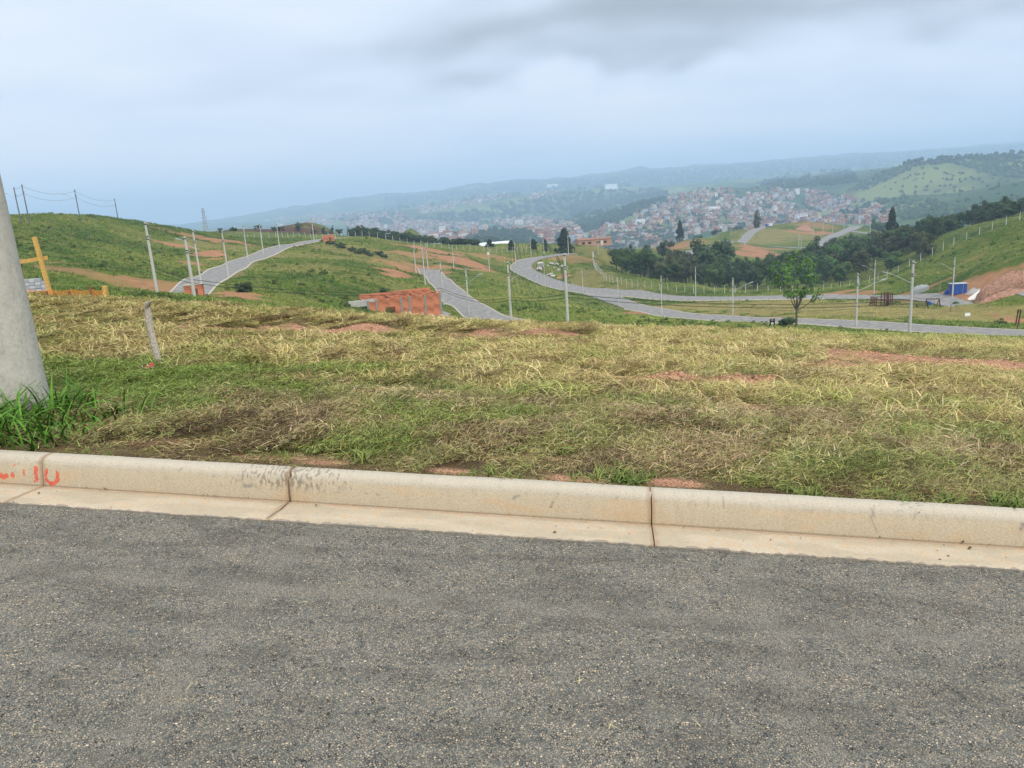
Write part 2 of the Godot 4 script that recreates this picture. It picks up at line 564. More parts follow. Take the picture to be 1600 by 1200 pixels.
# ---------------------------------------------------------------- colour map of the middle distance: grass, dry grass, bare red earth
var map_img: Image
const EARTH := [     # [pixel x, pixel y, half width in m, half depth in m, how complete]
	[265, 381, 5, 3.5, 0.8], [275, 384, 5, 3, 1.0], [325, 397, 4, 7, 1.0], [335, 404, 3, 5, 0.9], [300, 412, 4, 4, 0.8], [240, 442, 6, 2.2, 0.6], [150, 431, 7, 2.0, 0.4], [200, 446, 8, 1.8, 0.45], [100, 420, 7, 2.0, 0.4], [60, 408, 6, 2.0, 0.35], [255, 452, 6, 4, 0.7],
	[320, 372, 14, 6, 0.7], [350, 376, 9, 5, 0.5], [350, 463, 3.5, 3, 1.0], [368, 460, 4, 2, 0.9], [352, 458, 3, 3, 0.9],
	[650, 398, 12, 5, 0.7], [690, 395, 12, 10, 0.9], [715, 405, 13, 9, 1.0], [735, 413, 11, 7, 1.0], [700, 420, 18, 5, 0.9], [640, 421, 12, 4, 0.8], [618, 424, 6, 4, 0.9], [750, 418, 8, 5, 0.9], [612, 430, 3, 3, 1.0], [660, 388, 14, 5, 0.8], [760, 400, 14, 4, 0.6],
	[1000, 489, 5, 5, 0.9], [985, 484, 3, 4, 0.8], [1180, 392, 9, 18, 1.0], [1165, 396, 9, 12, 0.9], [1200, 400, 9, 12, 0.9], [1185, 387, 16, 8, 0.8], [1270, 352, 16, 16, 0.6], [1262, 364, 15, 8, 0.9], [1292, 364, 14, 8, 0.9], [1240, 362, 10, 8, 0.5],
	[1050, 386, 13, 18, 0.8], [1030, 390, 10, 16, 0.7], [1080, 378, 10, 14, 0.6], [1340, 459, 7, 3, 0.8], [1310, 457, 6, 2.5, 0.9], [1480, 461, 11, 4, 0.8], [1510, 462, 9, 4, 0.9], [1420, 460, 12, 3, 0.6], [1590, 505, 4, 5, 1.0], [1550, 452, 4, 3, 0.7], [1500, 357, 3, 3, 0.7], [1530, 400, 5, 1.2, 0.35], [895, 402, 12, 7, 0.5], [880, 432, 3, 5, 0.6],
]
const DRY := [
	[1150, 480, 24, 11, 1.0], [1250, 484, 22, 15, 1.0], [1350, 486, 18, 17, 1.0], [1450, 490, 14, 15, 1.0], [1530, 496, 10, 14, 0.9], [1060, 478, 14, 7, 1.0], [920, 432, 8, 18, 0.7], [960, 450, 10, 8, 0.5], [1220, 365, 30, 30, 0.8], [1190, 375, 20, 16, 0.7], [560, 392, 24, 14, 0.6], [590, 410, 14, 10, 0.5], [470, 420, 10, 14, 0.5], [340, 384, 12, 12, 0.7], [960, 395, 26, 14, 0.6], [470, 400, 12, 10, 0.5], [1030, 372, 40, 30, 0.5], [600, 440, 8, 8, 0.4],
]
func blot(p: Vector3, rx: float, rz: float, full: float, c: Color, f: FastNoiseLite):
	var q := map_xy(p.x, p.z)
	var ax := rx / (MX1 - MX0) * MAP
	var az := rz / (MZ1 - MZ0) * MAP
	for j in range(maxi(0, int(q.y - az * 1.5)), mini(MAP, int(q.y + az * 1.5) + 1)):
		for i in range(maxi(0, int(q.x - ax * 1.5)), mini(MAP, int(q.x + ax * 1.5) + 1)):
			var d := sqrt(pow((i - q.x) / ax, 2) + pow((j - q.y) / az, 2))
			var k := 1.0 - d + f.get_noise_2d(i, j) * 0.75
			var m := smoothstep(-0.05, 0.3, k) * full
			if m > 0.01:
				var t := f.get_noise_2d(i * 3.1 + 400.0, j * 3.1)
				map_img.set_pixel(i, j, map_img.get_pixel(i, j).lerp(c * (1.0 + 0.35 * t), m))

func paint_map():
	map_img = Image.create(MAP, MAP, false, Image.FORMAT_RGBF)
	var a := noise(0.012, 4, 31).get_image(MAP, MAP)
	var b := noise(0.06, 3, 32).get_image(MAP, MAP)
	var c := noise(0.2, 3, 33).get_image(MAP, MAP)
	var da := a.get_data()
	var db := b.get_data()
	var dc := c.get_data()
	var dark := Color(0.05, 0.088, 0.014)
	var mid_green := Color(0.098, 0.138, 0.024)
	var pale := Color(0.165, 0.175, 0.044)
	var straw := Color(0.2, 0.165, 0.07)
	for j in MAP:
		for i in MAP:
			var k := j * MAP + i
			var t := da[k] / 255.0 * 0.5 + db[k] / 255.0 * 0.35 + dc[k] / 255.0 * 0.15
			t = clampf((t - 0.5) * 2.5 + 0.45, 0, 1)
			var col := dark.lerp(mid_green, t * 2.0) if t < 0.5 else mid_green.lerp(pale, t * 2.0 - 1.0)
			if dc[k] > 158: col = col.lerp(straw, 0.4)
			map_img.set_pixel(i, j, col)
	var f := noise(0.11, 4, 34)
	for e in DRY: blot(ground(e[0], e[1]), e[2], e[3], e[4], Color(0.235, 0.2, 0.078), f)
	# the brown ploughed field
	for e in [[430, 358, 22, 40], [470, 356, 22, 40], [450, 353, 25, 30]]: blot(ground_d(e[0], e[1], 400), e[2], e[3], 1.0, Color(0.1, 0.05, 0.034), f)
	for e in EARTH: blot(ground(e[0], e[1]), e[2], e[3], e[4], Color(0.36, 0.185, 0.105), f)
	# worn earth on the verges
	var k := 0
	for r in [ROAD_A, ROAD_B, ROAD_C, ROAD_D, ROAD_E, ROAD_F, ROAD_G]:
		for p in smooth_line(road_points(r), 3.0):
			k += 1
			if k % 2 == 0 and f.get_noise_2d(k * 7.0, 3.0) > -0.05: blot(p, 4.2, 4.2, 0.55, Color(0.3, 0.2, 0.12), f)

func earth_at(x: float, z: float) -> Color:
	var q := map_xy(x, z)
	return map_img.get_pixel(clampi(int(q.x), 0, MAP - 1), clampi(int(q.y), 0, MAP - 1))

func build_roads():
	var lab := {"a": [ROAD_A, 5.2], "b": [ROAD_B, 5.6], "c": [ROAD_C, 7.4], "d": [ROAD_D, 6.4], "e": [ROAD_E, 6.5], "f": [ROAD_F, 7.0], "g": [ROAD_G, 6.0]}
	var lift := 0.08
	for k in lab:
		var line := smooth_line(road_points(lab[k][0]), 2.0)
		var mb := MB.new()
		ribbon(line, mid, lab[k][1], lift, mb, 6, 0.2 if k == "c" else 0.0)
		var o := top("road", mb.make(), M.far_asphalt)
		o.set_meta("kind", "structure")
		lift += 0.012
		if k in ["a", "b", "c", "d"]:
			for s in [-1, 1]:
				var ks := MB.new()
				var cut := line
				if k == "c": cut = line.slice(int(line.size() * 0.28), int(line.size() * (0.32 if s == 1 else 0.95)))
				if k == "d": cut = line.slice(0, int(line.size() * (0.72 if s == -1 else 0.9)))
				strip(cut, mid, s * (lab[k][1] * 0.5 + 0.1), ks)
				part("kerb", ks.make(), M.far_kerb, o)

func build_terrain():
	var m := mat(Color.WHITE, 0.95, 0.15)
	var im: Image = map_img.duplicate()
	for j in MAP:
		for i in MAP:
			im.set_pixel(i, j, im.get_pixel(i, j).linear_to_srgb())
	im.convert(Image.FORMAT_RGB8)
	m.albedo_texture = ImageTexture.create_from_image(im)
	m.texture_repeat = false
	m.detail_enabled = true
	m.detail_blend_mode = BaseMaterial3D.BLEND_MODE_MUL
	m.detail_uv_layer = BaseMaterial3D.DETAIL_UV_2
	m.uv2_scale = Vector3(0.045, 0.045, 1)
	m.detail_albedo = noise_tex(noise(0.035, 5, 41), 1024, ramp([[0.2, Color(0.5, 0.5, 0.5)], [0.5, Color(0.85, 0.85, 0.82)], [0.8, Color(1, 1, 0.95)]]))
	var o := top("terrain", mid.mesh([MX0, MX1, MZ0, MZ1]), m)
	o.set_meta("kind", "structure")
	# hills in the distance: colours by patch of wood, meadow and town ground
	var fm := vmat(0.95, 0.1)
	var mesh := far.mesh([0, 1, 0, 1])
	var arr := mesh.surface_get_arrays(0)
	var vs: PackedVector3Array = arr[Mesh.ARRAY_VERTEX]
	var cs := PackedColorArray()
	var na := noise(0.0022, 4, 51)
	var nb := noise(0.009, 3, 52)
	var nc := noise(0.011, 4, 53)
	for p in vs:
		var t := clampf(na.get_noise_2d(p.x, p.z) * 1.6 + nb.get_noise_2d(p.x, p.z) * 0.9 + 0.35, 0, 1)
		var c := Color(0.035, 0.06, 0.02).lerp(Color(0.1, 0.13, 0.035), smoothstep(0.35, 0.75, t))
		var meadow := meadow_at(p)
		var u := nc.get_noise_2d(p.x, p.z)
		c = c.lerp(Color(0.13, 0.15, 0.045) * (0.55 + 0.6 * t), meadow * smoothstep(-0.25, 0.3, u + t * 0.5 - 0.1) * 0.9)
		cs.append(c)
	arr[Mesh.ARRAY_COLOR] = cs
	var am := ArrayMesh.new()
	am.add_surface_from_arrays(Mesh.PRIMITIVE_TRIANGLES, arr)
	var h := top("hills", am, fm)
	h.set_meta("kind", "structure")

var meadows := []
func meadow_at(p: Vector3) -> float:
	var best := 0.0
	for m in meadows:
		var d := Vector2((p.x - m[0].x) / m[1], (p.z - m[0].z) / m[2]).length()
		best = maxf(best, 1.0 - smoothstep(0.55, 1.1, d))
	return best

# ---------------------------------------------------------------- sky
func build_sky() -> Sky:
	var W := 1024
	var Hh := 512
	var im := Image.create(W, Hh, false, Image.FORMAT_RGBF)
	var f := noise(0.9, 4, 71)
	var g := noise(2.2, 4, 72)
	for j in Hh:
		var el := (0.5 - (j + 0.5) / Hh) * PI
		var e := maxf(sin(el), 0.0)
		for i in W:
			var az := wrapf((i + 0.5) / W * TAU, -PI, PI)           # 0 is straight ahead of the camera
			var dir := Vector3(sin(az) * cos(el), sin(el), -cos(az) * cos(el))
			# clouds lie in a sheet: look them up on a flat layer above
			var flat := Vector3(dir.x, 0.0, dir.z) / (e + 0.16)
			var t := f.get_noise_3d(flat.x * 0.55, flat.z * 1.0, 0.0) * 0.75 + g.get_noise_3d(flat.x * 0.5, flat.z * 1.1, 4.0) * 0.35
			# one long grey bank stretches across the view
			var d := rad_to_deg(az)
			var h := rad_to_deg(el)
			var wob := g.get_noise_2d(az * 2.2, el * 5.0) * 2.2
			var bank := exp(-pow((h - 11.4 + 0.02 * (d - 5.0) + wob) / (2.7 + 0.02 * maxf(d, 0.0)), 2)) * smoothstep(-14.0, 8.0, d + wob * 2.0) * (1.0 - smoothstep(36.0, 75.0, d + wob * 3.0))
			bank += 0.55 * exp(-pow((h - 8.3 - 0.03 * d + wob) / 1.1, 2)) * smoothstep(-9.0, -1.0, d) * (1.0 - smoothstep(10.0, 22.0, d))
			t = t * 0.7 - bank * 0.85
			var clear := Color(0.375, 0.42, 0.495)
			var white := Color(0.435, 0.46, 0.495)
			var grey := Color(0.19, 0.215, 0.24)
			var c := clear.lerp(white, smoothstep(-0.2, 0.4, t + 0.1))
			c = c.lerp(grey, smoothstep(0.1, 1.0, -t))
			var low := exp(-e * 14.0)
			c = c.lerp(Color(0.33, 0.39, 0.475), low * 0.4)
			var k := 1.0 + 1.35 * smoothstep(0.22, 1.0, e)         # an overcast sky is brighter overhead
			im.set_pixel(i, j, Color(c.r * k, c.g * k, c.b * k))
	var s := PanoramaSkyMaterial.new()
	s.panorama = ImageTexture.create_from_image(im)
	var sky := Sky.new()
	sky.sky_material = s
	return sky

var M := {}
func build_materials():
	M.far_asphalt = grain_mat(lin(0.14, 0.135, 0.126), lin(0.205, 0.197, 0.184), 14.0, 0.02)
	M.far_kerb = mat(lin(0.34, 0.31, 0.26))
	M.pole = grain_mat(lin(0.36, 0.35, 0.32), lin(0.5, 0.49, 0.455), 1.5, 0.02, 0.9)
	M.metal = mat(lin(0.32, 0.34, 0.35), 0.5)
	M.cable = mat(lin(0.02, 0.02, 0.022), 0.7)
	M.dark = mat(lin(0.025, 0.024, 0.023), 0.8)
	M.leaf = vmat(0.75, 0.3)
	M.leaf.backlight_enabled = true
	M.leaf.backlight = Color(0.35, 0.4, 0.2)
	M.grass = vmat(0.8, 0.25)
	M.grass.backlight_enabled = true
	M.grass.backlight = Color(0.3, 0.32, 0.16)
	M.bark = grain_mat(lin(0.07, 0.055, 0.04), lin(0.15, 0.125, 0.1), 1.0, 0.03)
	M.vert = vmat()
	M.pole_backlit_tone = mat(lin(0.13, 0.13, 0.13))  # pole grey darkened in its colour to give a backlit look
	M.post = mat(lin(0.5, 0.48, 0.44))

func _ready():
	rng.seed = 7
	cam_basis = Basis.from_euler(Vector3(deg_to_rad(PITCH), 0, deg_to_rad(ROLL)), EULER_ORDER_YXZ)
	var cam := Camera3D.new()
	cam.name = "camera"
	cam.fov = rad_to_deg(2.0 * atan(600.0 / FOCAL))
	cam.near = 0.05
	cam.far = 30000.0
	cam.position = EYE
	cam.basis = cam_basis
	add_child(cam)
	cam.current = true
	var env := Environment.new()
	env.background_mode = Environment.BG_SKY
	env.sky = build_sky()
	env.tonemap_mode = Environment.TONE_MAPPER_LINEAR
	env.tonemap_exposure = 2.1
	env.sdfgi_enabled = true
	env.ssao_enabled = true
	env.ssil_enabled = true
	env.fog_enabled = true
	env.fog_density = 0.00029
	env.fog_light_color = lin(0.54, 0.775, 1.0)
	var we := WorldEnvironment.new()
	we.name = "environment"
	we.environment = env
	add_child(we)
	var sun := DirectionalLight3D.new()
	sun.name = "sun"
	sun.light_energy = 0.5
	sun.light_angular_distance = 20.0
	sun.light_color = Color(1.0, 0.95, 0.87)
	sun.shadow_enabled = true
	sun.rotation_degrees = Vector3(-50, 22, 0)
	add_child(sun)

	build_materials()
	paint_road_mask()
	build_mid_heights()
	build_far_heights()
	for e in [[1420, 290, 170, 330], [1470, 300, 220, 330], [1540, 275, 160, 260], [1390, 320, 120, 220], [830, 325, 420, 420], [900, 318, 330, 360], [760, 334, 300, 320], [900, 336, 200, 200], [640, 342, 200, 260], [1010, 300, 500, 300]]:
		meadows.append([hit(far, e[0], e[1], 800.0, 9000.0), e[2], e[3]])
	paint_map()
	build_terrain()
	build_roads()
	build_near()
	build_middle()
	build_distance()

# ================================================================ the road, its kerb and the mown lot
func road_hit(px: float, py: float) -> Vector3:
	var r := ray(px, py)
	var t := -EYE.y / (r.y + 0.08 * r.x)
	return EYE + r * t

func asphalt_material() -> StandardMaterial3D:
	var S := 2048
	var cell := FastNoiseLite.new()
	cell.seed = 11
	cell.noise_type = FastNoiseLite.TYPE_CELLULAR
	cell.frequency = 0.125
	cell.cellular_jitter = 1.0
	cell.fractal_type = FastNoiseLite.FRACTAL_NONE
	cell.cellular_return_type = FastNoiseLite.RETURN_CELL_VALUE
	var tone := cell.get_seamless_image(S, S).get_data()
	cell.cellular_return_type = FastNoiseLite.RETURN_DISTANCE2_SUB
	var gap := cell.get_seamless_image(S, S).get_data()
	cell.seed = 19
	cell.frequency = 0.21
	cell.cellular_return_type = FastNoiseLite.RETURN_CELL_VALUE
	var grit := cell.get_seamless_image(S, S).get_data()
	cell.cellular_return_type = FastNoiseLite.RETURN_DISTANCE2_SUB
	var grit_gap := cell.get_seamless_image(S, S).get_data()
	var fine := noise(0.3, 3, 12).get_seamless_image(S, S).get_data()
	var wide := noise(0.009, 4, 13).get_seamless_image(S, S).get_data()
	var out := PackedByteArray()
	out.resize(S * S * 3)
	var hgt := PackedByteArray()
	hgt.resize(S * S)
	for k in S * S:
		var t := tone[k] / 255.0
		var u := grit[k] / 255.0
		var open_ := clampf(0.5 + (wide[k] - 128) / 62.0, 0.0, 1.0)      # how far the binder has worn off the stones
		var g2 := clampf((grit_gap[k] - 8) / 80.0, 0.0, 1.0)
		var b := 0.33 + 0.18 * u + (fine[k] - 128) / 128.0 * 0.10
		b *= 0.64 + 0.36 * g2
		var warm := 1.0 + 0.10 * (u - 0.5)
		var hh := 0.25 + 0.2 * u * g2
		if t > 0.52 - 0.14 * open_:                                     # a larger chipping shows
			var g := clampf((gap[k] - 14) / 50.0, 0.0, 1.0)
			var v := fmod(t * 37.0, 1.0)
			var stone := 0.32 + 0.22 * v + (0.10 if v > 0.985 else 0.0) + (fine[k] - 128) / 128.0 * 0.05
			b = lerpf(b * (0.66 - 0.34 * open_), stone, g)
			warm = 1.0 + 0.12 * (v - 0.5)
			hh = lerpf(0.12, 0.55 + 0.45 * t, sqrt(g))
		out[k * 3] = clampi(int(b * 284.0 * warm), 0, 255)
		out[k * 3 + 1] = clampi(int(b * 275.0), 0, 255)
		out[k * 3 + 2] = clampi(int(b * 250.0 / warm), 0, 255)
		hgt[k] = clampi(int(255.0 * hh), 0, 255)
	var m := mat(Color.WHITE, 0.85, 0.35)
	m.albedo_texture = ImageTexture.create_from_image(Image.create_from_data(S, S, false, Image.FORMAT_RGB8, out))
	m.heightmap_enabled = true
	m.heightmap_texture = ImageTexture.create_from_image(Image.create_from_data(S, S, false, Image.FORMAT_L8, hgt))
	m.heightmap_scale = 0.3
	m.detail_enabled = true
	m.detail_blend_mode = BaseMaterial3D.BLEND_MODE_MUL
	m.detail_uv_layer = BaseMaterial3D.DETAIL_UV_2
	var f := noise(0.012, 6, 14)
	f.fractal_gain = 0.62
	f.domain_warp_enabled = true
	f.domain_warp_amplitude = 18.0
	m.detail_albedo = noise_tex(f, 1024, ramp([[0.2, Color(0.86, 0.855, 0.85)], [0.48, Color(0.96, 0.96, 0.95)], [0.6, Color(1, 1, 1)], [0.85, Color(1, 0.985, 0.95)]]))
	return m

func kerb_material() -> StandardMaterial3D:
	var W := 2048
	var Hh := 512
	var l0 := -3.4
	var l1 := 3.0
	var im := Image.create(W, Hh, false, Image.FORMAT_RGB8)
	var hg := PackedByteArray()
	hg.resize(W * Hh)
	var a := noise(1.6, 4, 61)
	var b := noise(14.0, 3, 62)
	var c := noise(60.0, 2, 63)
	var cracks := [along_px(72, 757), along_px(460, 777), along_px(1018, 815)]
	var red := [along_px(0, 757), along_px(95, 762)]
	var scuffs := [[along_px(865, 808), 0.012, 0.5, 0.05, 0.135, 0.9], [along_px(1080, 820), 0.0035, 0.0, 0.0, 0.16, 0.9], [along_px(1082, 820), 0.03, 0.0, 0.09, 0.13, 0.6], [along_px(1595, 856), 0.02, 0.4, 0.03, 0.12, 0.8], [along_px(1365, 842), 0.005, -0.4, 0.03, 0.11, 0.6]]
	for k in 26: scuffs.append([along_px(1110 + k * 17 + 9 * sin(k * 2.3), 832 + k), 0.006 + 0.004 * sin(k * 1.7), 0.5 * sin(k * 3.1), 0.10, 0.16 + 0.02 * sin(k), 0.35])
	var unit: float = (red[1] - red[0]) / 95.0          # metres to one pixel of the photograph, there
	var near := []
	for i in W:
		var here := []
		for s in scuffs:
			if absf(l0 + (l1 - l0) * (i + 0.5) / W - s[0]) < 0.09: here.append(s)
		near.append(here)
	for j in Hh:
		var gutter := j >= 256
		var t := (j % 256) / 256.0 * 0.36          # metres up the face, over the nose and back; across the gutter from its outer edge
		for i in W:
			var l := l0 + (l1 - l0) * (i + 0.5) / W
			var n := a.get_noise_2d(l, t * 3.0 + (5.0 if gutter else 0.0))
			var n2 := b.get_noise_2d(l, t * (0.25 if not gutter else 0.6) + (9.0 if gutter else 0.0))
			var n3 := c.get_noise_2d(l, t + (3.0 if gutter else 0.0))
			var v := Color(0.385, 0.325, 0.23)
			if not gutter:
				var bare := smoothstep(0.105, 0.135, t + n * 0.012 + n2 * 0.008)      # bleached concrete on the nose and top
				v = v.lerp(Color(0.355, 0.315, 0.245), bare)
				v = v.lerp(Color(0.42, 0.29, 0.165), smoothstep(0.05, 0.6, n) * 0.6 * (1.0 - bare))   # dried mud splashes
				v = v.lerp(Color(0.32, 0.27, 0.2), smoothstep(0.25, 0.6, n2) * 0.45)
				if t > 0.06 and t < 0.15: v = v.lerp(Color(0.2, 0.185, 0.16), smoothstep(0.36, 0.6, b.get_noise_2d(l * 0.6 + 30.0, t * 0.8) ) * 0.7 * smoothstep(-0.1, 0.3, a.get_noise_2d(l * 0.8 + 7.0, 0.0)))
				if t < 0.006: v = v.lerp(Color(0.2, 0.14, 0.09), 0.5)
			else:
				v = Color(0.325, 0.272, 0.19).lerp(Color(0.38, 0.322, 0.235), smoothstep(-0.3, 0.3, n))
				v = v.lerp(Color(0.36, 0.25, 0.15), smoothstep(0.0, 0.5, n2 + n * 0.6) * 0.5)
				if t > 0.235 + n2 * 0.02: v = v.lerp(Color(0.3, 0.2, 0.12), 0.5 + 0.4 * n2)
				if t < 0.004 + n2 * 0.014: v = v.lerp(Color(0.16, 0.15, 0.14), 0.7)
			v = v * (1.0 + 0.16 * n3 + 0.07 * n2)
			if n3 > 0.62: v = v * 0.6
			# rust-brown and black stains round the broken joint
			var d := absf(l - cracks[1])
			if d < 0.35 and not gutter:
				var st := smoothstep(0.02, 0.3, b.get_noise_2d(l * 3.0, t * 1.2 + 20.0) + 0.22 - d * 1.6) * smoothstep(0.035, 0.1, t)
				v = v.lerp(Color(0.12, 0.10, 0.08), st * 0.6)
			for x in cracks:
				var e := absf(l - x + 0.012 * n2)
				v = v.lerp(Color(0.24, 0.15, 0.085), (1.0 - smoothstep(0.004, 0.03, e)) * 0.6)
			# scuffs left by tyres and tools, and one hairline crack
			if not gutter:
				for s in near[i]:
					var e := absf(l - s[0] - (t - 0.08) * s[2])
					if e < s[1] and t > s[3] and t < s[4]:
						v = v.lerp(Color(0.13, 0.12, 0.11), smoothstep(-0.3, 0.35, n2 + n3 * 0.6) * s[5] * (1.0 - e / s[1]))
			# red survey mark ". 10" in worn brush paint
			if not gutter and l < red[1] + 0.02:
				var p := Vector2((l - red[0]) / unit, t / unit)        # in photograph pixels from the frame's edge and from the foot of the face
				var ink := 9.0
				var ring := (p - Vector2(80, 15))
				var q := Vector2(ring.x / 0.86, ring.y)
				if not (ring.y > 3.0 and absf(ring.x - 1.0) < 6.0): ink = minf(ink, absf(q.length() - 11.0) - 2.4)
				ink = minf(ink, maxf(absf(p.x - 55.0) - 3.2, absf(p.y - 17.0) - 12.0) + 0.6)
				ink = minf(ink, (p - Vector2(17, 13)).length() - 2.6)
				ink = minf(ink, maxf(absf(p.x - 2.0) - 7.0, absf(p.y - 11.0) - 3.4))
				ink = minf(ink, maxf(absf(p.x - 36.0) - 1.2, absf(p.y - 19.0) - 4.0) + 0.8)
				ink = minf(ink, (p - Vector2(21, 28)).length() - 1.2)
				var worn := b.get_noise_2d(l * 1.6, t * 1.6 + 50.0) * 1.8 + n3 * 1.2 - 0.4
				v = v.lerp(Color(0.5, 0.085, 0.05) * (1.0 + 0.3 * n3), smoothstep(0.8, -0.6, ink + worn) * 0.9)
			im.set_pixel(i, j, v.linear_to_srgb())
			hg[j * W + i] = clampi(int(128.0 + 90.0 * n3 + 30.0 * n2), 0, 255)
	var m := mat(Color.WHITE, 0.88, 0.3)
	m.albedo_texture = ImageTexture.create_from_image(im)
	m.heightmap_enabled = true
	m.heightmap_texture = ImageTexture.create_from_image(Image.create_from_data(W, Hh, false, Image.FORMAT_L8, hg))
	m.heightmap_scale = 0.12
	return m

func along_px(px: float, py: float) -> float:
	var p := road_hit(px, py)
	return along(p.x, p.z)

func build_kerb():
	var m := kerb_material()
	var root := thing("kerb", "", "", Vector3.ZERO)
	root.set_meta("kind", "structure")
	var joints := [along_px(72, 757), along_px(460, 777), along_px(1018, 815)]
	var step := 1.62
	var ls := []
	for k in range(-9, 0): ls.append(joints[0] + k * step)
	ls.append_array(joints)
	for k in range(1, 11): ls.append(joints[2] + 0.45 + k * step)
	var shape := [Vector2(0, -0.12), Vector2(0.0, 0.0), Vector2(0.012, 0.06), Vector2(0.022, 0.118), Vector2(0.03, 0.136), Vector2(0.046, 0.149), Vector2(0.066, 0.155), Vector2(0.118, 0.158), Vector2(0.125, 0.15), Vector2(0.125, -0.12)]
	var slab := [Vector2(-0.27, -0.1), Vector2(-0.27, 0.008), Vector2(-0.262, 0.014), Vector2(-0.13, 0.008), Vector2(-0.004, 0.0), Vector2(-0.004, -0.1)]
	var jag := noise(9.0, 3, 65)
	for kind in 2:
		var prof: Array = shape if kind == 0 else slab
		for k in ls.size() - 1:
			var mb := MB.new()
			var run := [0.0]
			for i in range(1, prof.size()): run.append(run[i - 1] + (prof[i] - prof[i - 1]).length())
			var zero: float = run[1]
			var rows := []
			var count := 36
			for r in count + 1:
				var row := []
				for i in prof.size():
					var l: float = lerpf(ls[k], ls[k + 1], float(r) / count)
					if r == 0 or r == count:
						var which: int = k if r == 0 else k + 1
						var broken: bool = is_equal_approx(ls[which], joints[1])
						var amp := 0.032 if broken else 0.005
						l += jag.get_noise_2d(run[i] * 1.2 + which * 3.0, kind * 7.0) * amp
						l += (0.006 if broken else 0.0028) * (1.0 if r == 0 else -1.0)
					var w := jag.get_noise_2d(l * 0.12, 3.0 + i * 0.02) * 0.006
					var ragged := jag.get_noise_2d(l * 0.6, 30.0) * 0.012 if (kind == 1 and i < 3) else 0.0
					var chip := 0.0
					if kind == 0 and i >= 3 and i <= 6: chip = maxf(0.0, jag.get_noise_2d(l * 1.3, 70.0 + i * 0.03) - 0.3) * 0.03
					row.append([kerb_point(l, prof[i].x + ragged + chip * 0.5, prof[i].y + w * 0.5 - chip), l, run[i] - zero])
				rows.append(row)
			for i in prof.size() - 1:
				var nn := Vector3.ZERO
				for r in count:
					var q := [rows[r][i], rows[r + 1][i], rows[r + 1][i + 1], rows[r][i + 1]]
					var e0: Vector3 = q[1][0] - q[0][0]
					var e1: Vector3 = q[3][0] - q[0][0]
					nn = e0.cross(e1).normalized()
					var first := mb.v.size()
					for x in q:
						mb.vert(x[0], nn, Vector2((x[1] + 3.4) / 6.4, clampf(x[2] / 0.36, 0.002, 0.998) * 0.5 + (0.5 if kind == 1 else 0.0)))
					mb.ix.append_array(PackedInt32Array([first, first + 2, first + 1, first, first + 3, first + 2]))
			for e in [0, count]:                       # ends
				var mid_p := Vector3.ZERO
				for x in rows[e]: mid_p += x[0]
				mid_p /= prof.size()
				for i in prof.size() - 1:
					if e == 0: mb.tri(rows[e][i][0], mid_p, rows[e][i + 1][0])
					else: mb.tri(rows[e][i][0], rows[e][i + 1][0], mid_p)
					for u in 3: mb.uv[mb.uv.size() - 1 - u] = Vector2(0.5, 0.05)
			# soften the nose
			if kind == 0: soften(mb)
			part("kerb_stone" if kind == 0 else "gutter_slab", mb.make(), m, root)
	# packed earth in the joints
	var bed := MB.new()
	var a := kerb_point(-18, -0.25, -0.01)
	for k in 60:
		var l := -18.0 + k * 0.6
		bed.quad(kerb_point(l, 0.03, -0.06), kerb_point(l + 0.6, 0.03, -0.06), kerb_point(l + 0.6, 0.1, 0.11), kerb_point(l, 0.1, 0.11))
		bed.quad(kerb_point(l, -0.26, -0.022), kerb_point(l + 0.6, -0.26, -0.022), kerb_point(l + 0.6, 0.03, -0.022), kerb_point(l, 0.03, -0.022))
	part("joint_earth", bed.make(), mat(lin(0.1, 0.07, 0.045)), root)

func soften(mb: MB):                  # average the normals of corners that share a place, unless they meet at a sharp edge
	var sums := {}
	for k in mb.v.size():
		var key := mb.v[k].snapped(Vector3.ONE * 0.0005)
		if not sums.has(key): sums[key] = []
		sums[key].append(k)
	var fresh := mb.n.duplicate()
	for key in sums:
		for k in sums[key]:
			var s := Vector3.ZERO
			for j in sums[key]:
				if mb.n[j].dot(mb.n[k]) > 0.55: s += mb.n[j]
			fresh[k] = s.normalized()
	mb.n = fresh

# ---------------------------------------------------------------- grass
func blade(mb: MB, base: Vector3, dir: Vector3, length: float, width: float, up0: float, up1: float, c: Color, seg := 3, roll := 0.0):
	# a leaf that leaves the ground at the slope up0 and ends at the slope up1
	var p := base
	var side := Vector3(-dir.z, 0, dir.x).rotated(dir, roll)
	var first := mb.v.size()
	mb.col = c
	for k in seg + 1:
		var t := float(k) / seg
		var u := lerpf(up0, up1, t)
		var d := (dir * cos(u) + Vector3.UP * sin(u))
		var w := width * (1.0 - 0.85 * t * t) * 0.5
		var nn := side.cross(d).normalized()
		if nn.y < 0: nn = -nn
		mb.vert(p - side * w, nn)
		mb.vert(p + side * w, nn)
		p += d * length / seg
	for k in seg:
		var a := first + k * 2
		mb.ix.append_array(PackedInt32Array([a, a + 2, a + 1, a + 1, a + 2, a + 3]))

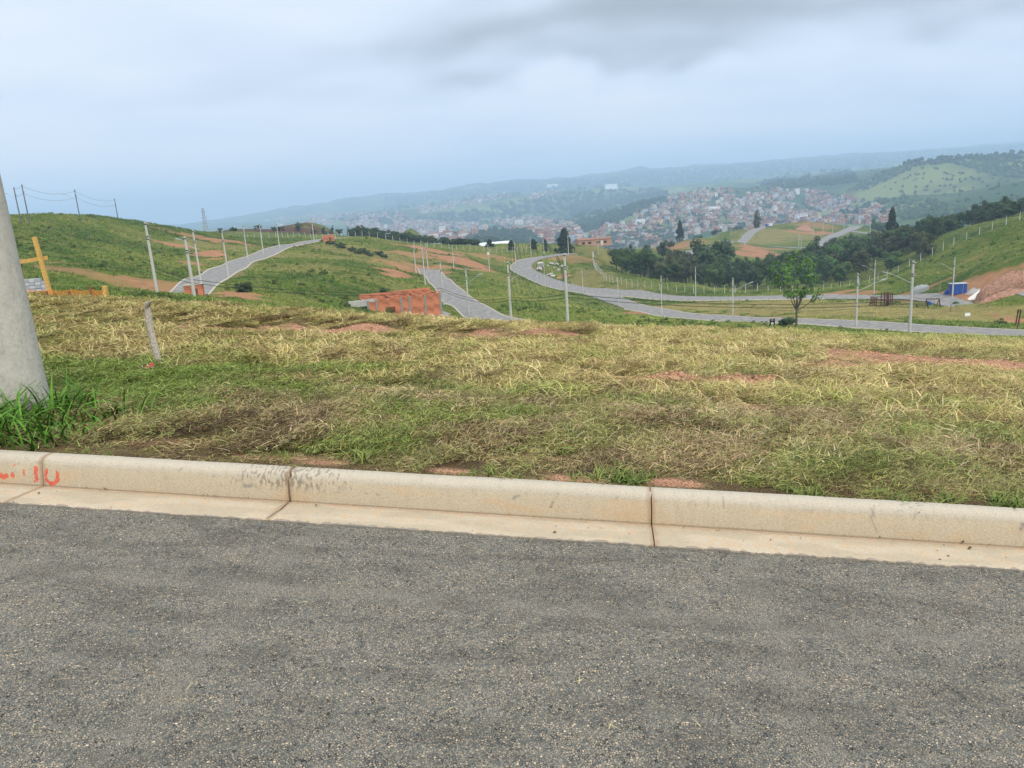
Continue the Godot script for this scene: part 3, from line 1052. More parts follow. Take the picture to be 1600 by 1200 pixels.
func straw_clump(sd: int, blades: int, spread: float, long: float, wide: float) -> ArrayMesh:
	var r := RandomNumberGenerator.new()
	r.seed = sd
	var mb := MB.new()
	var kinds := [Color(1, 1, 1), Color(1, 1, 1), Color(1, 1, 1), Color(1.2, 1.2, 1.3), Color(0.6, 0.82, 0.5), Color(0.72, 0.9, 0.6), Color(0.62, 0.52, 0.5), Color(0.42, 0.34, 0.32), Color(0.85, 0.85, 1.05)]
	for k in blades:
		var a := r.randf() * TAU if r.randf() < 0.7 else r.randfn(0.0, 0.6)
		var dir := Vector3(cos(a), 0, sin(a))
		var base := Vector3(r.randf_range(-spread, spread), r.randf_range(0.0, 0.035), r.randf_range(-spread, spread)) - dir * long * 0.4
		var tone := r.randf_range(0.4, 1.35)
		var g := r.randf_range(0.86, 1.12)
		blade(mb, base, dir, long * r.randf_range(0.5, 1.3), wide * (r.randf_range(0.5, 1.2) if r.randf() < 0.94 else r.randf_range(1.4, 2.0)), r.randf_range(-0.05, 0.4) if r.randf() < 0.75 else r.randf_range(0.3, 1.1), r.randf_range(-0.45, 0.1), kinds[r.randi() % kinds.size()] * Color(tone, tone * g, tone * g * g), 3, r.randf_range(-0.7, 0.7))
	return mb.make()

func tuft(sd: int, blades: int, spread: float, long: float, wide: float, lean := 0.5) -> ArrayMesh:
	var r := RandomNumberGenerator.new()
	r.seed = sd
	var mb := MB.new()
	for k in blades:
		var a := r.randf() * TAU
		var dir := Vector3(cos(a), 0, sin(a))
		var base := Vector3(r.randf_range(-spread, spread), -0.01, r.randf_range(-spread, spread))
		var tone := r.randf_range(0.6, 1.25)
		blade(mb, base, dir, long * r.randf_range(0.5, 1.2), wide * r.randf_range(0.7, 1.3), r.randf_range(0.6, 1.45), r.randf_range(-0.5, 1.0) * lean, Color(tone * r.randf_range(0.85, 1.25), tone, tone * 0.95), 4, r.randf_range(-0.5, 0.5))
	return mb.make()

const BARE := [     # bare earth on the lot: [pixel x, pixel y, half length along the kerb, half depth, strength]
	[1330, 553, 1.0, 0.9, 1.0], [1400, 564, 1.4, 1.1, 1.0], [1480, 571, 1.4, 1.1, 1.0], [1560, 576, 1.4, 1.1, 1.0], [1300, 576, 0.9, 0.8, 1.0], [1350, 600, 0.4, 0.3, 0.6],
	[920, 588, 0.6, 0.35, 1.0], [1000, 596, 0.5, 0.32, 1.0], [1060, 586, 0.5, 0.3, 1.0], [1140, 598, 0.55, 0.34, 1.0], [1190, 640, 0.3, 0.2, 0.5],
	[300, 515, 1.3, 0.6, 0.8], [420, 518, 1.3, 0.7, 1.0], [500, 517, 1.3, 0.7, 1.0], [570, 516, 1.0, 0.6, 1.0], [740, 525, 0.7, 0.5, 0.9], [850, 522, 0.7, 0.5, 0.8], [90, 505, 0.7, 0.4, 0.5], [1060, 525, 0.9, 0.4, 0.5],
	[690, 737, 0.14, 0.07, 0.9], [875, 748, 0.14, 0.1, 0.9], [1060, 758, 0.18, 0.1, 1.0], [500, 722, 0.16, 0.08, 0.7], [230, 692, 0.2, 0.1, 0.6], [440, 715, 0.3, 0.1, 0.7], [805, 715, 0.35, 0.15, 0.6], [1170, 640, 0.3, 0.3, 0.4],
]
var lot_map: Image
const LL0 := -26.0
const LL1 := 26.0
const LS1 := 20.0
func lot_color(l: float, s: float) -> Color:
	return lot_map.get_pixel(clampi(int((l - LL0) / (LL1 - LL0) * 1024), 0, 1023), clampi(int(s / LS1 * 512), 0, 511))

func paint_lot():
	lot_map = Image.create(1024, 512, false, Image.FORMAT_RGBF)
	var a := noise(0.036, 4, 81).get_image(1024, 512).get_data()
	var b := noise(0.2, 4, 82).get_image(1024, 512).get_data()
	for j in 512:
		for i in 1024:
			var k := j * 1024 + i
			var t := a[k] / 255.0 * 0.55 + b[k] / 255.0 * 0.45
			var c := Color(0.10, 0.07, 0.038).lerp(Color(0.165, 0.13, 0.06), smoothstep(0.3, 0.7, t))
			lot_map.set_pixel(i, j, c)
	var f := noise(0.09, 4, 83)
	for e in BARE:
		var p := lot_hit(e[0], e[1])
		var q := Vector2((along(p.x, p.z) - LL0) / (LL1 - LL0) * 1024, behind(p.x, p.z) / LS1 * 512)
		var ax: float = e[2] / (LL1 - LL0) * 1024
		var az: float = e[3] / LS1 * 512
		for j in range(maxi(0, int(q.y - az * 1.6)), mini(512, int(q.y + az * 1.6) + 1)):
			for i in range(maxi(0, int(q.x - ax * 1.6)), mini(1024, int(q.x + ax * 1.6) + 1)):
				var d := sqrt(pow((i - q.x) / ax, 2) + pow((j - q.y) / az, 2))
				var m := smoothstep(-0.1, 0.3, 1.0 - d + f.get_noise_2d(i, j) * 0.8) * float(e[4])
				if m > 0.01:
					var n := f.get_noise_2d(i * 4.0, j * 4.0 + 900.0)
					lot_map.set_pixel(i, j, lot_map.get_pixel(i, j).lerp(Color(0.42, 0.23, 0.145) * (1.0 + 0.5 * n), m))

func build_lot():
	paint_lot()
	var im: Image = lot_map.duplicate()
	for j in 512:
		for i in 1024:
			im.set_pixel(i, j, im.get_pixel(i, j).linear_to_srgb())
	im.convert(Image.FORMAT_RGB8)
	var m := mat(Color.WHITE, 0.95, 0.15)
	m.albedo_texture = ImageTexture.create_from_image(im)
	m.detail_enabled = true
	m.detail_blend_mode = BaseMaterial3D.BLEND_MODE_MUL
	m.detail_uv_layer = BaseMaterial3D.DETAIL_UV_2
	m.uv2_scale = Vector3(0.9, 0.9, 1)
	m.detail_albedo = noise_tex(noise(0.06, 5, 84), 1024, ramp([[0.2, Color(0.45, 0.43, 0.42)], [0.5, Color(0.85, 0.85, 0.84)], [0.8, Color(1, 1, 1)]]))
	var mb := MB.new()
	var nl := 300
	var ns := 120
	for j in ns + 1:
		for i in nl + 1:
			var l := lerpf(LL0, LL1, float(i) / nl)
			var s := lerpf(0.115, 21.0, pow(float(j) / ns, 1.3))
			var p := kerb_point(l, s)
			p.y = lot_y(p.x, p.z)
			var ex := lot_y(p.x + 0.06, p.z) - lot_y(p.x - 0.06, p.z)
			var ez := lot_y(p.x, p.z + 0.06) - lot_y(p.x, p.z - 0.06)
			mb.vert(p, Vector3(-ex, 0.12, -ez).normalized(), Vector2((l - LL0) / (LL1 - LL0), s / LS1))
			mb.uv2.append(Vector2(l, s))
	for j in ns:
		for i in nl:
			var k := j * (nl + 1) + i
			mb.ix.append_array(PackedInt32Array([k, k + nl + 1, k + 1, k + 1, k + nl + 1, k + nl + 2]))
	var o := top("ground", mb.make(), m)
	o.set_meta("kind", "structure")

	# mown grass: cut stalks lying flat, stubble and fresh green tufts
	var r := RandomNumberGenerator.new()
	r.seed = 99
	var zone := noise(0.45, 3, 91)
	var streak := noise(1.4, 3, 92)
	var greens := noise(0.7, 3, 93)
	var lists := []
	var cols := []
	for k in 10:
		lists.append([])
		cols.append(PackedColorArray())
	var gl := lot_hit(170, 600)                  # the greener ground beside the pole
	var green_left := Vector2(along(gl.x, gl.z), behind(gl.x, gl.z))
	var band_a := lot_hit(300, 580)
	var band_b := lot_hit(610, 578)
	var band_l := [along(band_a.x, band_a.z), along(band_b.x, band_b.z)]
	var band_s := (behind(band_a.x, band_a.z) + behind(band_b.x, band_b.z)) * 0.5
	var gc := lot_hit(720, 622)
	var band2 := Vector2(along(gc.x, gc.z), behind(gc.x, gc.z))
	for k in 36000:
		var big := k < 8200
		var s := 0.14 + 16.6 * pow(r.randf(), 1.35)
		var half := 3.4 + 0.84 * s
		var l := r.randf_range(-half - 0.6, half) - 0.06 * s
		var p := kerb_point(l, s)
		var bare := lot_color(l, s)
		var earth := smoothstep(0.17, 0.34, bare.r)
		if big:
			if s < 0.5: continue
			for e in [[0.28, 0.0], [-0.28, 0.0], [0.0, 0.22], [0.0, -0.22]]:
				earth = maxf(earth, smoothstep(0.17, 0.34, lot_color(l + e[0], s + e[1]).r))
		elif r.randf() < 0.7:
			earth = maxf(earth, smoothstep(0.17, 0.3, maxf(lot_color(l + 0.12, s).r, lot_color(l - 0.12, s - 0.1).r)))
		if r.randf() < earth * (1.0 if big else 0.93): continue
		var z := zone.get_noise_2d(l, s)
		var st := streak.get_noise_2d(l * 0.6, s * 2.2)
		var g := greens.get_noise_2d(l, s * 1.5)
		if s < 0.9 and st < 0.05 and r.randf() < 0.8: continue
		if s < 0.3 and r.randf() < 0.6: continue
		if st < -0.3 and r.randf() < 0.4: continue
		p.y = lot_y(p.x, p.z)
		var yellow := smoothstep(2.4, 5.2, s + z * 1.8)             # long dry stalks lie on the upper part, short thatch below
		var green := smoothstep(0.12, 0.5, g + 0.05) * 0.5
		green = maxf(green, 1.0 - smoothstep(0.5, 1.5, Vector2((l - green_left.x) / 1.5, (s - green_left.y) / 1.4).length() - g * 0.8))
		if l > band_l[0] and l < band_l[1]: green = maxf(green, 1.0 - smoothstep(0.10, 0.24, absf(s - band_s - z * 0.15)))
		green = maxf(green, (1.0 - smoothstep(0.4, 1.3, Vector2((l - band2.x) / 0.8, (s - band2.y) / 0.22).length())) * 0.8)
		green = maxf(green, smoothstep(12.5, 14.5, s) * smoothstep(3.0, 6.0, l) * 0.6)
		var turn := st * 2.2 + r.randfn(0.0, 0.55)
		var which := 0
		var c := Color()
		var size := r.randf_range(0.75, 1.25)
		if not big and r.randf() < green * 0.8:
			which = 4 + (k % 2)
			c = Color(0.115, 0.21, 0.03).lerp(Color(0.22, 0.31, 0.065), r.randf())
			size *= 0.7 + 0.5 * green
		elif yellow > r.randf() and s > 0.9:
			which = k % 2
			c = Color(0.54, 0.425, 0.195).lerp(Color(0.44, 0.375, 0.145), clampf(r.randf() + g * 0.6, 0, 1))
			if r.randf() < 0.22: c = Color(0.64, 0.52, 0.26)
			if r.randf() < 0.16: c = Color(0.22, 0.145, 0.07)
			size *= 1.1
		else:
			which = 2 + (k % 2)
			c = Color(0.42, 0.315, 0.17).lerp(Color(0.28, 0.30, 0.09), clampf(r.randf() * 0.9 + g, 0, 1))
			if r.randf() < 0.2: c = Color(0.52, 0.42, 0.22)
			if r.randf() < 0.2: c = Color(0.13, 0.085, 0.05)
		size *= 0.55 + 0.45 * smoothstep(0.1, 1.0, s)
		var b := Basis(Vector3.UP, turn).scaled(Vector3.ONE * size)
		b = Basis(Vector3.FORWARD, -0.085) * Basis(Vector3.RIGHT, -0.09) * b
		if big:
			which += 6
			c = c.lerp(Color(0.2, 0.3, 0.055), green * 0.8)
		lists[which].append(Transform3D(b, p))
		cols[which].append(c * r.randf_range(0.85, 1.12))
	var meshes := [straw_clump(1, 22, 0.12, 0.17, 0.004), straw_clump(2, 22, 0.12, 0.14, 0.0036), straw_clump(3, 20, 0.10, 0.09, 0.0034), straw_clump(4, 20, 0.10, 0.08, 0.0034), tuft(5, 16, 0.06, 0.08, 0.005), tuft(6, 16, 0.07, 0.06, 0.004), straw_clump(11, 760, 0.3, 0.115, 0.0038), straw_clump(12, 760, 0.3, 0.10, 0.0038), straw_clump(13, 800, 0.28, 0.072, 0.0034), straw_clump(14, 800, 0.28, 0.064, 0.0034)]
	var names := ["cut_grass", "cut_grass", "thatch", "thatch", "green_grass", "green_grass", "cut_grass", "cut_grass", "thatch", "thatch"]
	var labels := ["long dry cut grass lying over the mown lot", "long dry cut grass lying over the mown lot", "short brown thatch of mown grass behind the kerb", "short brown thatch of mown grass behind the kerb", "fresh green grass sprouting through the mown lot", "fresh green grass sprouting through the mown lot", "long dry cut grass lying over the mown lot", "long dry cut grass lying over the mown lot", "short brown thatch of mown grass behind the kerb", "short brown thatch of mown grass behind the kerb"]
	for k in 10:
		var g2 := scatter(names[k], meshes[k], M.grass, lists[k], cols[k])
		tag(g2, labels[k], "grass", "", "stuff")

	# clods and small stones on the bare earth
	var cl := []
	var cc := PackedColorArray()
	var tries := 0
	while cl.size() < 2600 and tries < 90000:
		tries += 1
		var s := 0.15 + 15.0 * r.randf()
		var l := r.randf_range(-1.0, 1.0) * (3.4 + 0.84 * s)
		var e := lot_color(l, s)
		if e.r < 0.25: continue
		var p := kerb_point(l, s)
		p.y = lot_y(p.x, p.z)
		var q := r.randf_range(0.3, 0.9) * (1.0 if r.randf() < 0.95 else 2.0) * (0.3 + 0.7 * smoothstep(0.5, 5.0, s))
		cl.append(Transform3D(Basis(Vector3(r.randf(), r.randf(), 0.3).normalized(), r.randf() * TAU).scaled(Vector3(q, q * 0.8, q)), p))
		cc.append(Color(e.r, e.g, e.b) * r.randf_range(0.65, 1.2))
	var clod := MB.new()
	clod.tube([Vector3(-0.03, 0, 0), Vector3(-0.018, 0.003, 0), Vector3(0.012, 0, 0.004), Vector3(0.028, 0, 0)], [0.004, 0.02, 0.018, 0.003], 6)
	var cm := scatter("earth_clods", clod.make(), M.vert, cl, cc)
	tag(cm, "small red clods and stones on the bare earth of the lot", "clods", "", "stuff")

	# single green tufts along the kerb
	var tl := []
	var tc := PackedColorArray()
	for e in [[580, 722, 1.4], [600, 716, 1.2], [672, 722, 1.2], [560, 726, 1.0], [905, 752, 0.9], [935, 752, 1.3], [985, 758, 1.4], [960, 748, 1.1], [1005, 752, 0.9], [1430, 790, 1.2], [1560, 795, 1.3], [1585, 800, 1.2], [1380, 782, 1.0], [1270, 775, 1.1], [1240, 770, 1.0], [430, 722, 1.0], [400, 718, 1.0], [780, 742, 0.9], [755, 738, 0.8], [1470, 788, 1.1], [895, 720, 0.8], [700, 690, 0.8], [800, 670, 0.9], [1090, 720, 1.0], [1130, 725, 1.0], [1080, 705, 0.9], [820, 680, 0.9], [770, 665, 0.8], [850, 640, 0.8]]:
		for q in 4:
			var p := lot_hit(e[0] + r.randf_range(-24, 24), e[1] + r.randf_range(-9, 3))
			tl.append(Transform3D(Basis(Vector3.UP, r.randf() * TAU).scaled(Vector3(1, r.randf_range(0.5, 1.0), 1) * e[2] * r.randf_range(0.35, 1.1)), p))
			tc.append(Color(0.075, 0.13, 0.025).lerp(Color(0.2, 0.25, 0.07), r.randf()))
	var gt := scatter("kerbside_grass", tuft(8, 22, 0.06, 0.11, 0.0065, 0.5), M.grass, tl, tc)
	tag(gt, "green grass tufts growing against the back of the kerb", "grass", "", "stuff")

func pole_mat() -> StandardMaterial3D:
	var m := mat(Color.WHITE, 0.92, 0.25)
	var f := noise(0.02, 6, 27)
	f.fractal_gain = 0.65
	m.albedo_texture = noise_tex(f, 1024, ramp([[0.12, lin(0.27, 0.255, 0.22)], [0.3, lin(0.36, 0.345, 0.3)], [0.6, lin(0.40, 0.385, 0.335)], [0.85, lin(0.44, 0.42, 0.37)]]))
	m.uv1_triplanar = true
	m.uv1_scale = Vector3(0.9, 0.35, 0.9)
	m.normal_enabled = true
	var t := noise_tex(noise(0.12, 4, 28), 512)
	t.as_normal_map = true
	t.bump_strength = 3.0
	m.normal_texture = t
	m.normal_scale = 0.18
	return m

func build_near():
	# asphalt
	var am := asphalt_material()
	var mb := MB.new()
	var nl := 120
	for j in 25:
		for i in nl + 1:
			var l := lerpf(-30, 30, float(i) / nl)
			var s := -0.255 - 7.4 * j / 24.0
			var y := 0.05 * smoothstep(0.0, 3.5, -s) * 0.8
			var p := kerb_point(l, s, y)
			mb.vert(p, Vector3(0.08, 1, 0).normalized(), Vector2(l, s) / 2.05)
			mb.uv2.append(Vector2(l * 0.11 + s * 0.05, s * 0.36 - l * 0.03))
	for j in 24:
		for i in nl:
			var k := j * (nl + 1) + i
			mb.ix.append_array(PackedInt32Array([k, k + 1, k + nl + 1, k + 1, k + nl + 2, k + nl + 1]))
	var road := top("road", mb.make(), am)
	road.set_meta("kind", "structure")
	# the far verge of the road, behind the photographer
	var vb := MB.new()
	vb.quad(kerb_point(-200, -7.6, 0.02), kerb_point(-200, -150, 0.02), kerb_point(200, -150, 0.02), kerb_point(200, -7.6, 0.02))
	var vg := top("verge", vb.make(), grain_mat(lin(0.08, 0.1, 0.03), lin(0.2, 0.18, 0.07), 3.0))
	vg.set_meta("kind", "structure")
	build_kerb()
	build_lot()

	# straws and pebbles lying on the asphalt
	var r := RandomNumberGenerator.new()
	r.seed = 17
	var sl := []
	var sc := PackedColorArray()
	for e in [[906, 1080], [955, 1152], [1090, 1150], [960, 1155], [475, 957], [905, 1082], [1180, 1010], [300, 1090], [700, 1130]]:
		var p := road_hit(e[0], e[1])
		sl.append(Transform3D(Basis(Vector3.UP, r.randf() * TAU).scaled(Vector3(1, 0.4, 1)), p + Vector3(0, 0.045, 0)))
		sc.append(Color(0.42, 0.36, 0.17))
	var one := MB.new()
	blade(one, Vector3(-0.02, 0, 0), Vector3.RIGHT, 0.045, 0.003, 0.15, -0.2, Color.WHITE)
	var bits := scatter("straw_bits", one.make(), M.grass, sl, sc)
	tag(bits, "loose bits of straw lying on the asphalt", "straw", "", "stuff")

	# crumbs of earth and leaf litter along the gutter and the kerb's foot
	var gl2 := []
	var gc2 := PackedColorArray()
	for k in 170:
		var l := r.randf_range(-3.6, 3.4)
		var s := -0.012 - 0.05 * pow(r.randf(), 2.5) if k % 3 else -r.randf_range(0.0, 0.3)
		var q := r.randf_range(0.15, 0.7) * (1.0 if k % 15 else 2.2)
		gl2.append(Transform3D(Basis(Vector3(r.randf(), r.randf(), 0.3).normalized(), r.randf() * TAU).scaled(Vector3.ONE * q), kerb_point(l, s, 0.014)))
		gc2.append(Color(0.16, 0.1, 0.06) if k % 4 else Color(0.3, 0.24, 0.13))
	var crumb := MB.new()
	crumb.tube([Vector3(-0.006, 0, 0), Vector3(-0.003, 0.001, 0), Vector3(0.003, 0, 0.001), Vector3(0.007, 0, 0)], [0.001, 0.0035, 0.004, 0.001], 5)
	var cr := scatter("gutter_litter", crumb.make(), M.vert, gl2, gc2)
	tag(cr, "crumbs of earth and dry leaf litter along the gutter", "litter", "", "stuff")

	# concrete pole beside the kerb
	var spot := lot_hit(34, 654)
	var base := kerb_point(along(spot.x, spot.z), behind(spot.x, spot.z))
	base.y = lot_y(base.x, base.z)
	var t := thing("utility_pole", "thick concrete utility pole rising from green grass right behind the kerb", "utility pole", base)
	var pb := MB.new()
	var pts := []
	var rad := []
	for k in 24:
		pts.append(Vector3(0, -0.6 + k * 0.45, 0))
		rad.append(0.205 - 0.0085 * k * 0.45)
	pb.tube(pts, rad, 32)
	part("shaft", pb.make(), pole_mat(), t)

	# rank grass at its foot
	var gb := MB.new()
	for k in 1500:
		var a := r.randf() * TAU
		var dir := Vector3(cos(a), 0, sin(a))
		var q := Vector2(r.randf_range(-0.5, 0.85), r.randf())
		if q.x > 0.4 and r.randf() < 0.5: continue
		var where := kerb_point(along(base.x, base.z) + q.x, lerpf(0.16, behind(base.x, base.z) + 0.25, q.y))
		if Vector2(where.x - base.x, where.z - base.z).length() < 0.21: continue
		where.y = lot_y(where.x, where.z) - 0.01
		var tone := r.randf_range(0.5, 1.4)
		var small := 1.0 - 0.5 * smoothstep(0.35, 0.95, q.x)
		blade(gb, where, dir, r.randf_range(0.18, 0.5) * small, r.randf_range(0.008, 0.019), r.randf_range(0.75, 1.5), r.randf_range(-0.9, 0.6), Color(0.072 * tone, 0.16 * tone, 0.022 * tone), 6, r.randf_range(-0.4, 0.4))
	for e in [[0.05, 0.6, 2.6], [-0.1, 0.5, 2.9]]:                     # seeding stalks
		blade(gb, base + Vector3(e[0], 0, 0.24), Vector3(cos(e[2]), 0, sin(e[2])), e[1], 0.004, 1.4, 1.1, Color(0.16, 0.13, 0.06), 6)
	var gr := top("rank_grass", gb.make(), M.grass)
	tag(gr, "tall lush green grass growing round the foot of the thick pole", "grass", "", "stuff")

	# leaning stake
	var foot := lot_hit(250, 578)
	var dist := -foot.z
	var high := 108.0 * dist / FOCAL
	var st := thing("wooden_stake", "weathered grey wooden stake leaning out of the mown grass", "stake", foot)
	var sb := MB.new()
	var sp := []
	var sr := []
	for k in 9:
		var u := k / 8.0
		sp.append(Vector3(-0.028 * u * high + 0.010 * sin(u * 7.0), -0.08 + u * (high + 0.08), 0.012 * sin(u * 5.0)))
		sr.append((0.036 if k < 8 else 0.024) * (1.0 + 0.12 * sin(k * 2.3)))
	sb.tube(sp, sr, 7)
	part("shaft", sb.make(), grain_mat(lin(0.24, 0.21, 0.17), lin(0.5, 0.45, 0.38), 0.4, 0.03, 0.95, 0.0, 35), st)
	var sn := MB.new()
	sn.tube([Vector3(-0.028 * high, high - 0.05, 0), Vector3(-0.028 * high + 0.05, high + 0.005, 0.01)], [0.026, 0.012], 6)
	part("broken_tip", sn.make(), mat(lin(0.22, 0.19, 0.15)), st)

	# crumpled scrap
	var f2 := lot_hit(232, 587)
	var lt := thing("paper_scrap", "crumpled red and white scrap lying by the leaning stake", "litter", f2 + Vector3(0, 0.03, 0))
	var lb := MB.new()
	for k in 22:
		lb.col = Color(0.5, 0.06, 0.06) if k % 2 else Color(0.6, 0.5, 0.45)
		var c := Vector3(r.randf_range(-0.04, 0.04), r.randf_range(0.0, 0.06), r.randf_range(-0.03, 0.03))
		lb.tri(c, c + Vector3(r.randf_range(0.01, 0.05), r.randf_range(-0.03, 0.04), r.randf_range(-0.02, 0.02)), c + Vector3(r.randf_range(-0.03, 0.02), r.randf_range(0.01, 0.05), r.randf_range(-0.02, 0.02)))
	part("paper", lb.make(), M.vert, lt)

# ================================================================ middle distance
var pole_tops := {}
func pole(key: String, foot: Vector3, tip_px: float, tip_py: float, label: String, group: String, arm := 0.0, thick := 0.15, extra := ""):
	var tip := at(tip_px, tip_py, -foot.z)
	var h := clampf(tip.y - foot.y, 6.0, 10.5)
	var t := thing("utility_pole", label, "utility pole", foot, 0.0, group)
	var mb := MB.new()
	mb.tube([Vector3(0, -0.6, 0), Vector3(0, h * 0.5, 0), Vector3(0, h, 0)], [thick, thick * 0.82, thick * 0.64], 10)
	part("shaft", mb.make(), M.pole_backlit_tone if extra == "dark" else M.pole, t)  # the dark variant carries backlit shade in its colour
	for y in [h - 0.25, h - 1.5, h - 1.75]:              # clamps with their insulator spools
		var hb := MB.new()
		hb.tube([Vector3(0, y - 0.05, 0), Vector3(0, y + 0.05, 0)], [thick * 0.86, thick * 0.86], 10)
		var clamp_part := part("clamp", hb.make(), M.dark, t)
		var ib := MB.new()
		ib.tube([Vector3(thick * 0.8, y, 0), Vector3(thick * 0.8 + 0.16, y, 0)], [0.05, 0.06], 6)
		part("insulator", ib.make(), M.metal, clamp_part)
	if arm != 0.0:
		var ab := MB.new()
		var s := signf(arm)
		ab.tube([Vector3(0, h - 2.6, 0), Vector3(s * absf(arm) * 0.6, h - 1.7, 0.1), Vector3(s * absf(arm), h - 1.15, 0.15)], [0.04, 0.035, 0.03], 6)
		var arm_part := part("lamp_arm", ab.make(), M.metal, t)
		var lb := MB.new()
		lb.bar(Vector3(s * (absf(arm) - 0.1), h - 1.2, 0.15), Vector3(s * (absf(arm) + 0.6), h - 1.0, 0.15), 0.26, 0.1)
		part("lamp_head", lb.make(), M.metal, arm_part)
	if extra == "box":
		var bb := MB.new()
		bb.bx(0, h * 0.68, 0.25, 0.6, 0.75, 0.35)
		part("meter_box", bb.make(), mat(lin(0.6, 0.6, 0.56)), t)
	if extra == "arms":
		var cb := MB.new()
		cb.bx(0, h - 0.35, 0.16, 1.9, 0.1, 0.1)
		for x in [-0.85, -0.3, 0.4, 0.85]: cb.tube([Vector3(x, h - 0.3, 0.16), Vector3(x, h - 0.12, 0.16)], [0.05, 0.03], 6)
		part("crossarm", cb.make(), M.pole, t)
	pole_tops[key] = foot + Vector3(0, h, 0)

func span(a: Vector3, b: Vector3, sag: float, rad: float, parent: Node):
	var pts := []
	var rads := []
	for k in 13:
		var u := k / 12.0
		pts.append(a.lerp(b, u) - Vector3(0, sag * 4.0 * u * (1.0 - u), 0))
		rads.append(rad)
	var mb := MB.new()
	mb.tube(pts, rads, 5, false)
	part("cable", mb.make(), M.cable, parent)

func power_line(label: String, keys: Array, drops: Array, sag := 0.02, rad := 0.022):
	var t := thing("power_line", label, "power line", Vector3.ZERO)
	for k in keys.size() - 1:
		var a: Vector3 = pole_tops[keys[k]]
		var b: Vector3 = pole_tops[keys[k + 1]]
		for d in drops:
			span(a - Vector3(0, d, 0), b - Vector3(0, d, 0), a.distance_to(b) * sag, rad, t)

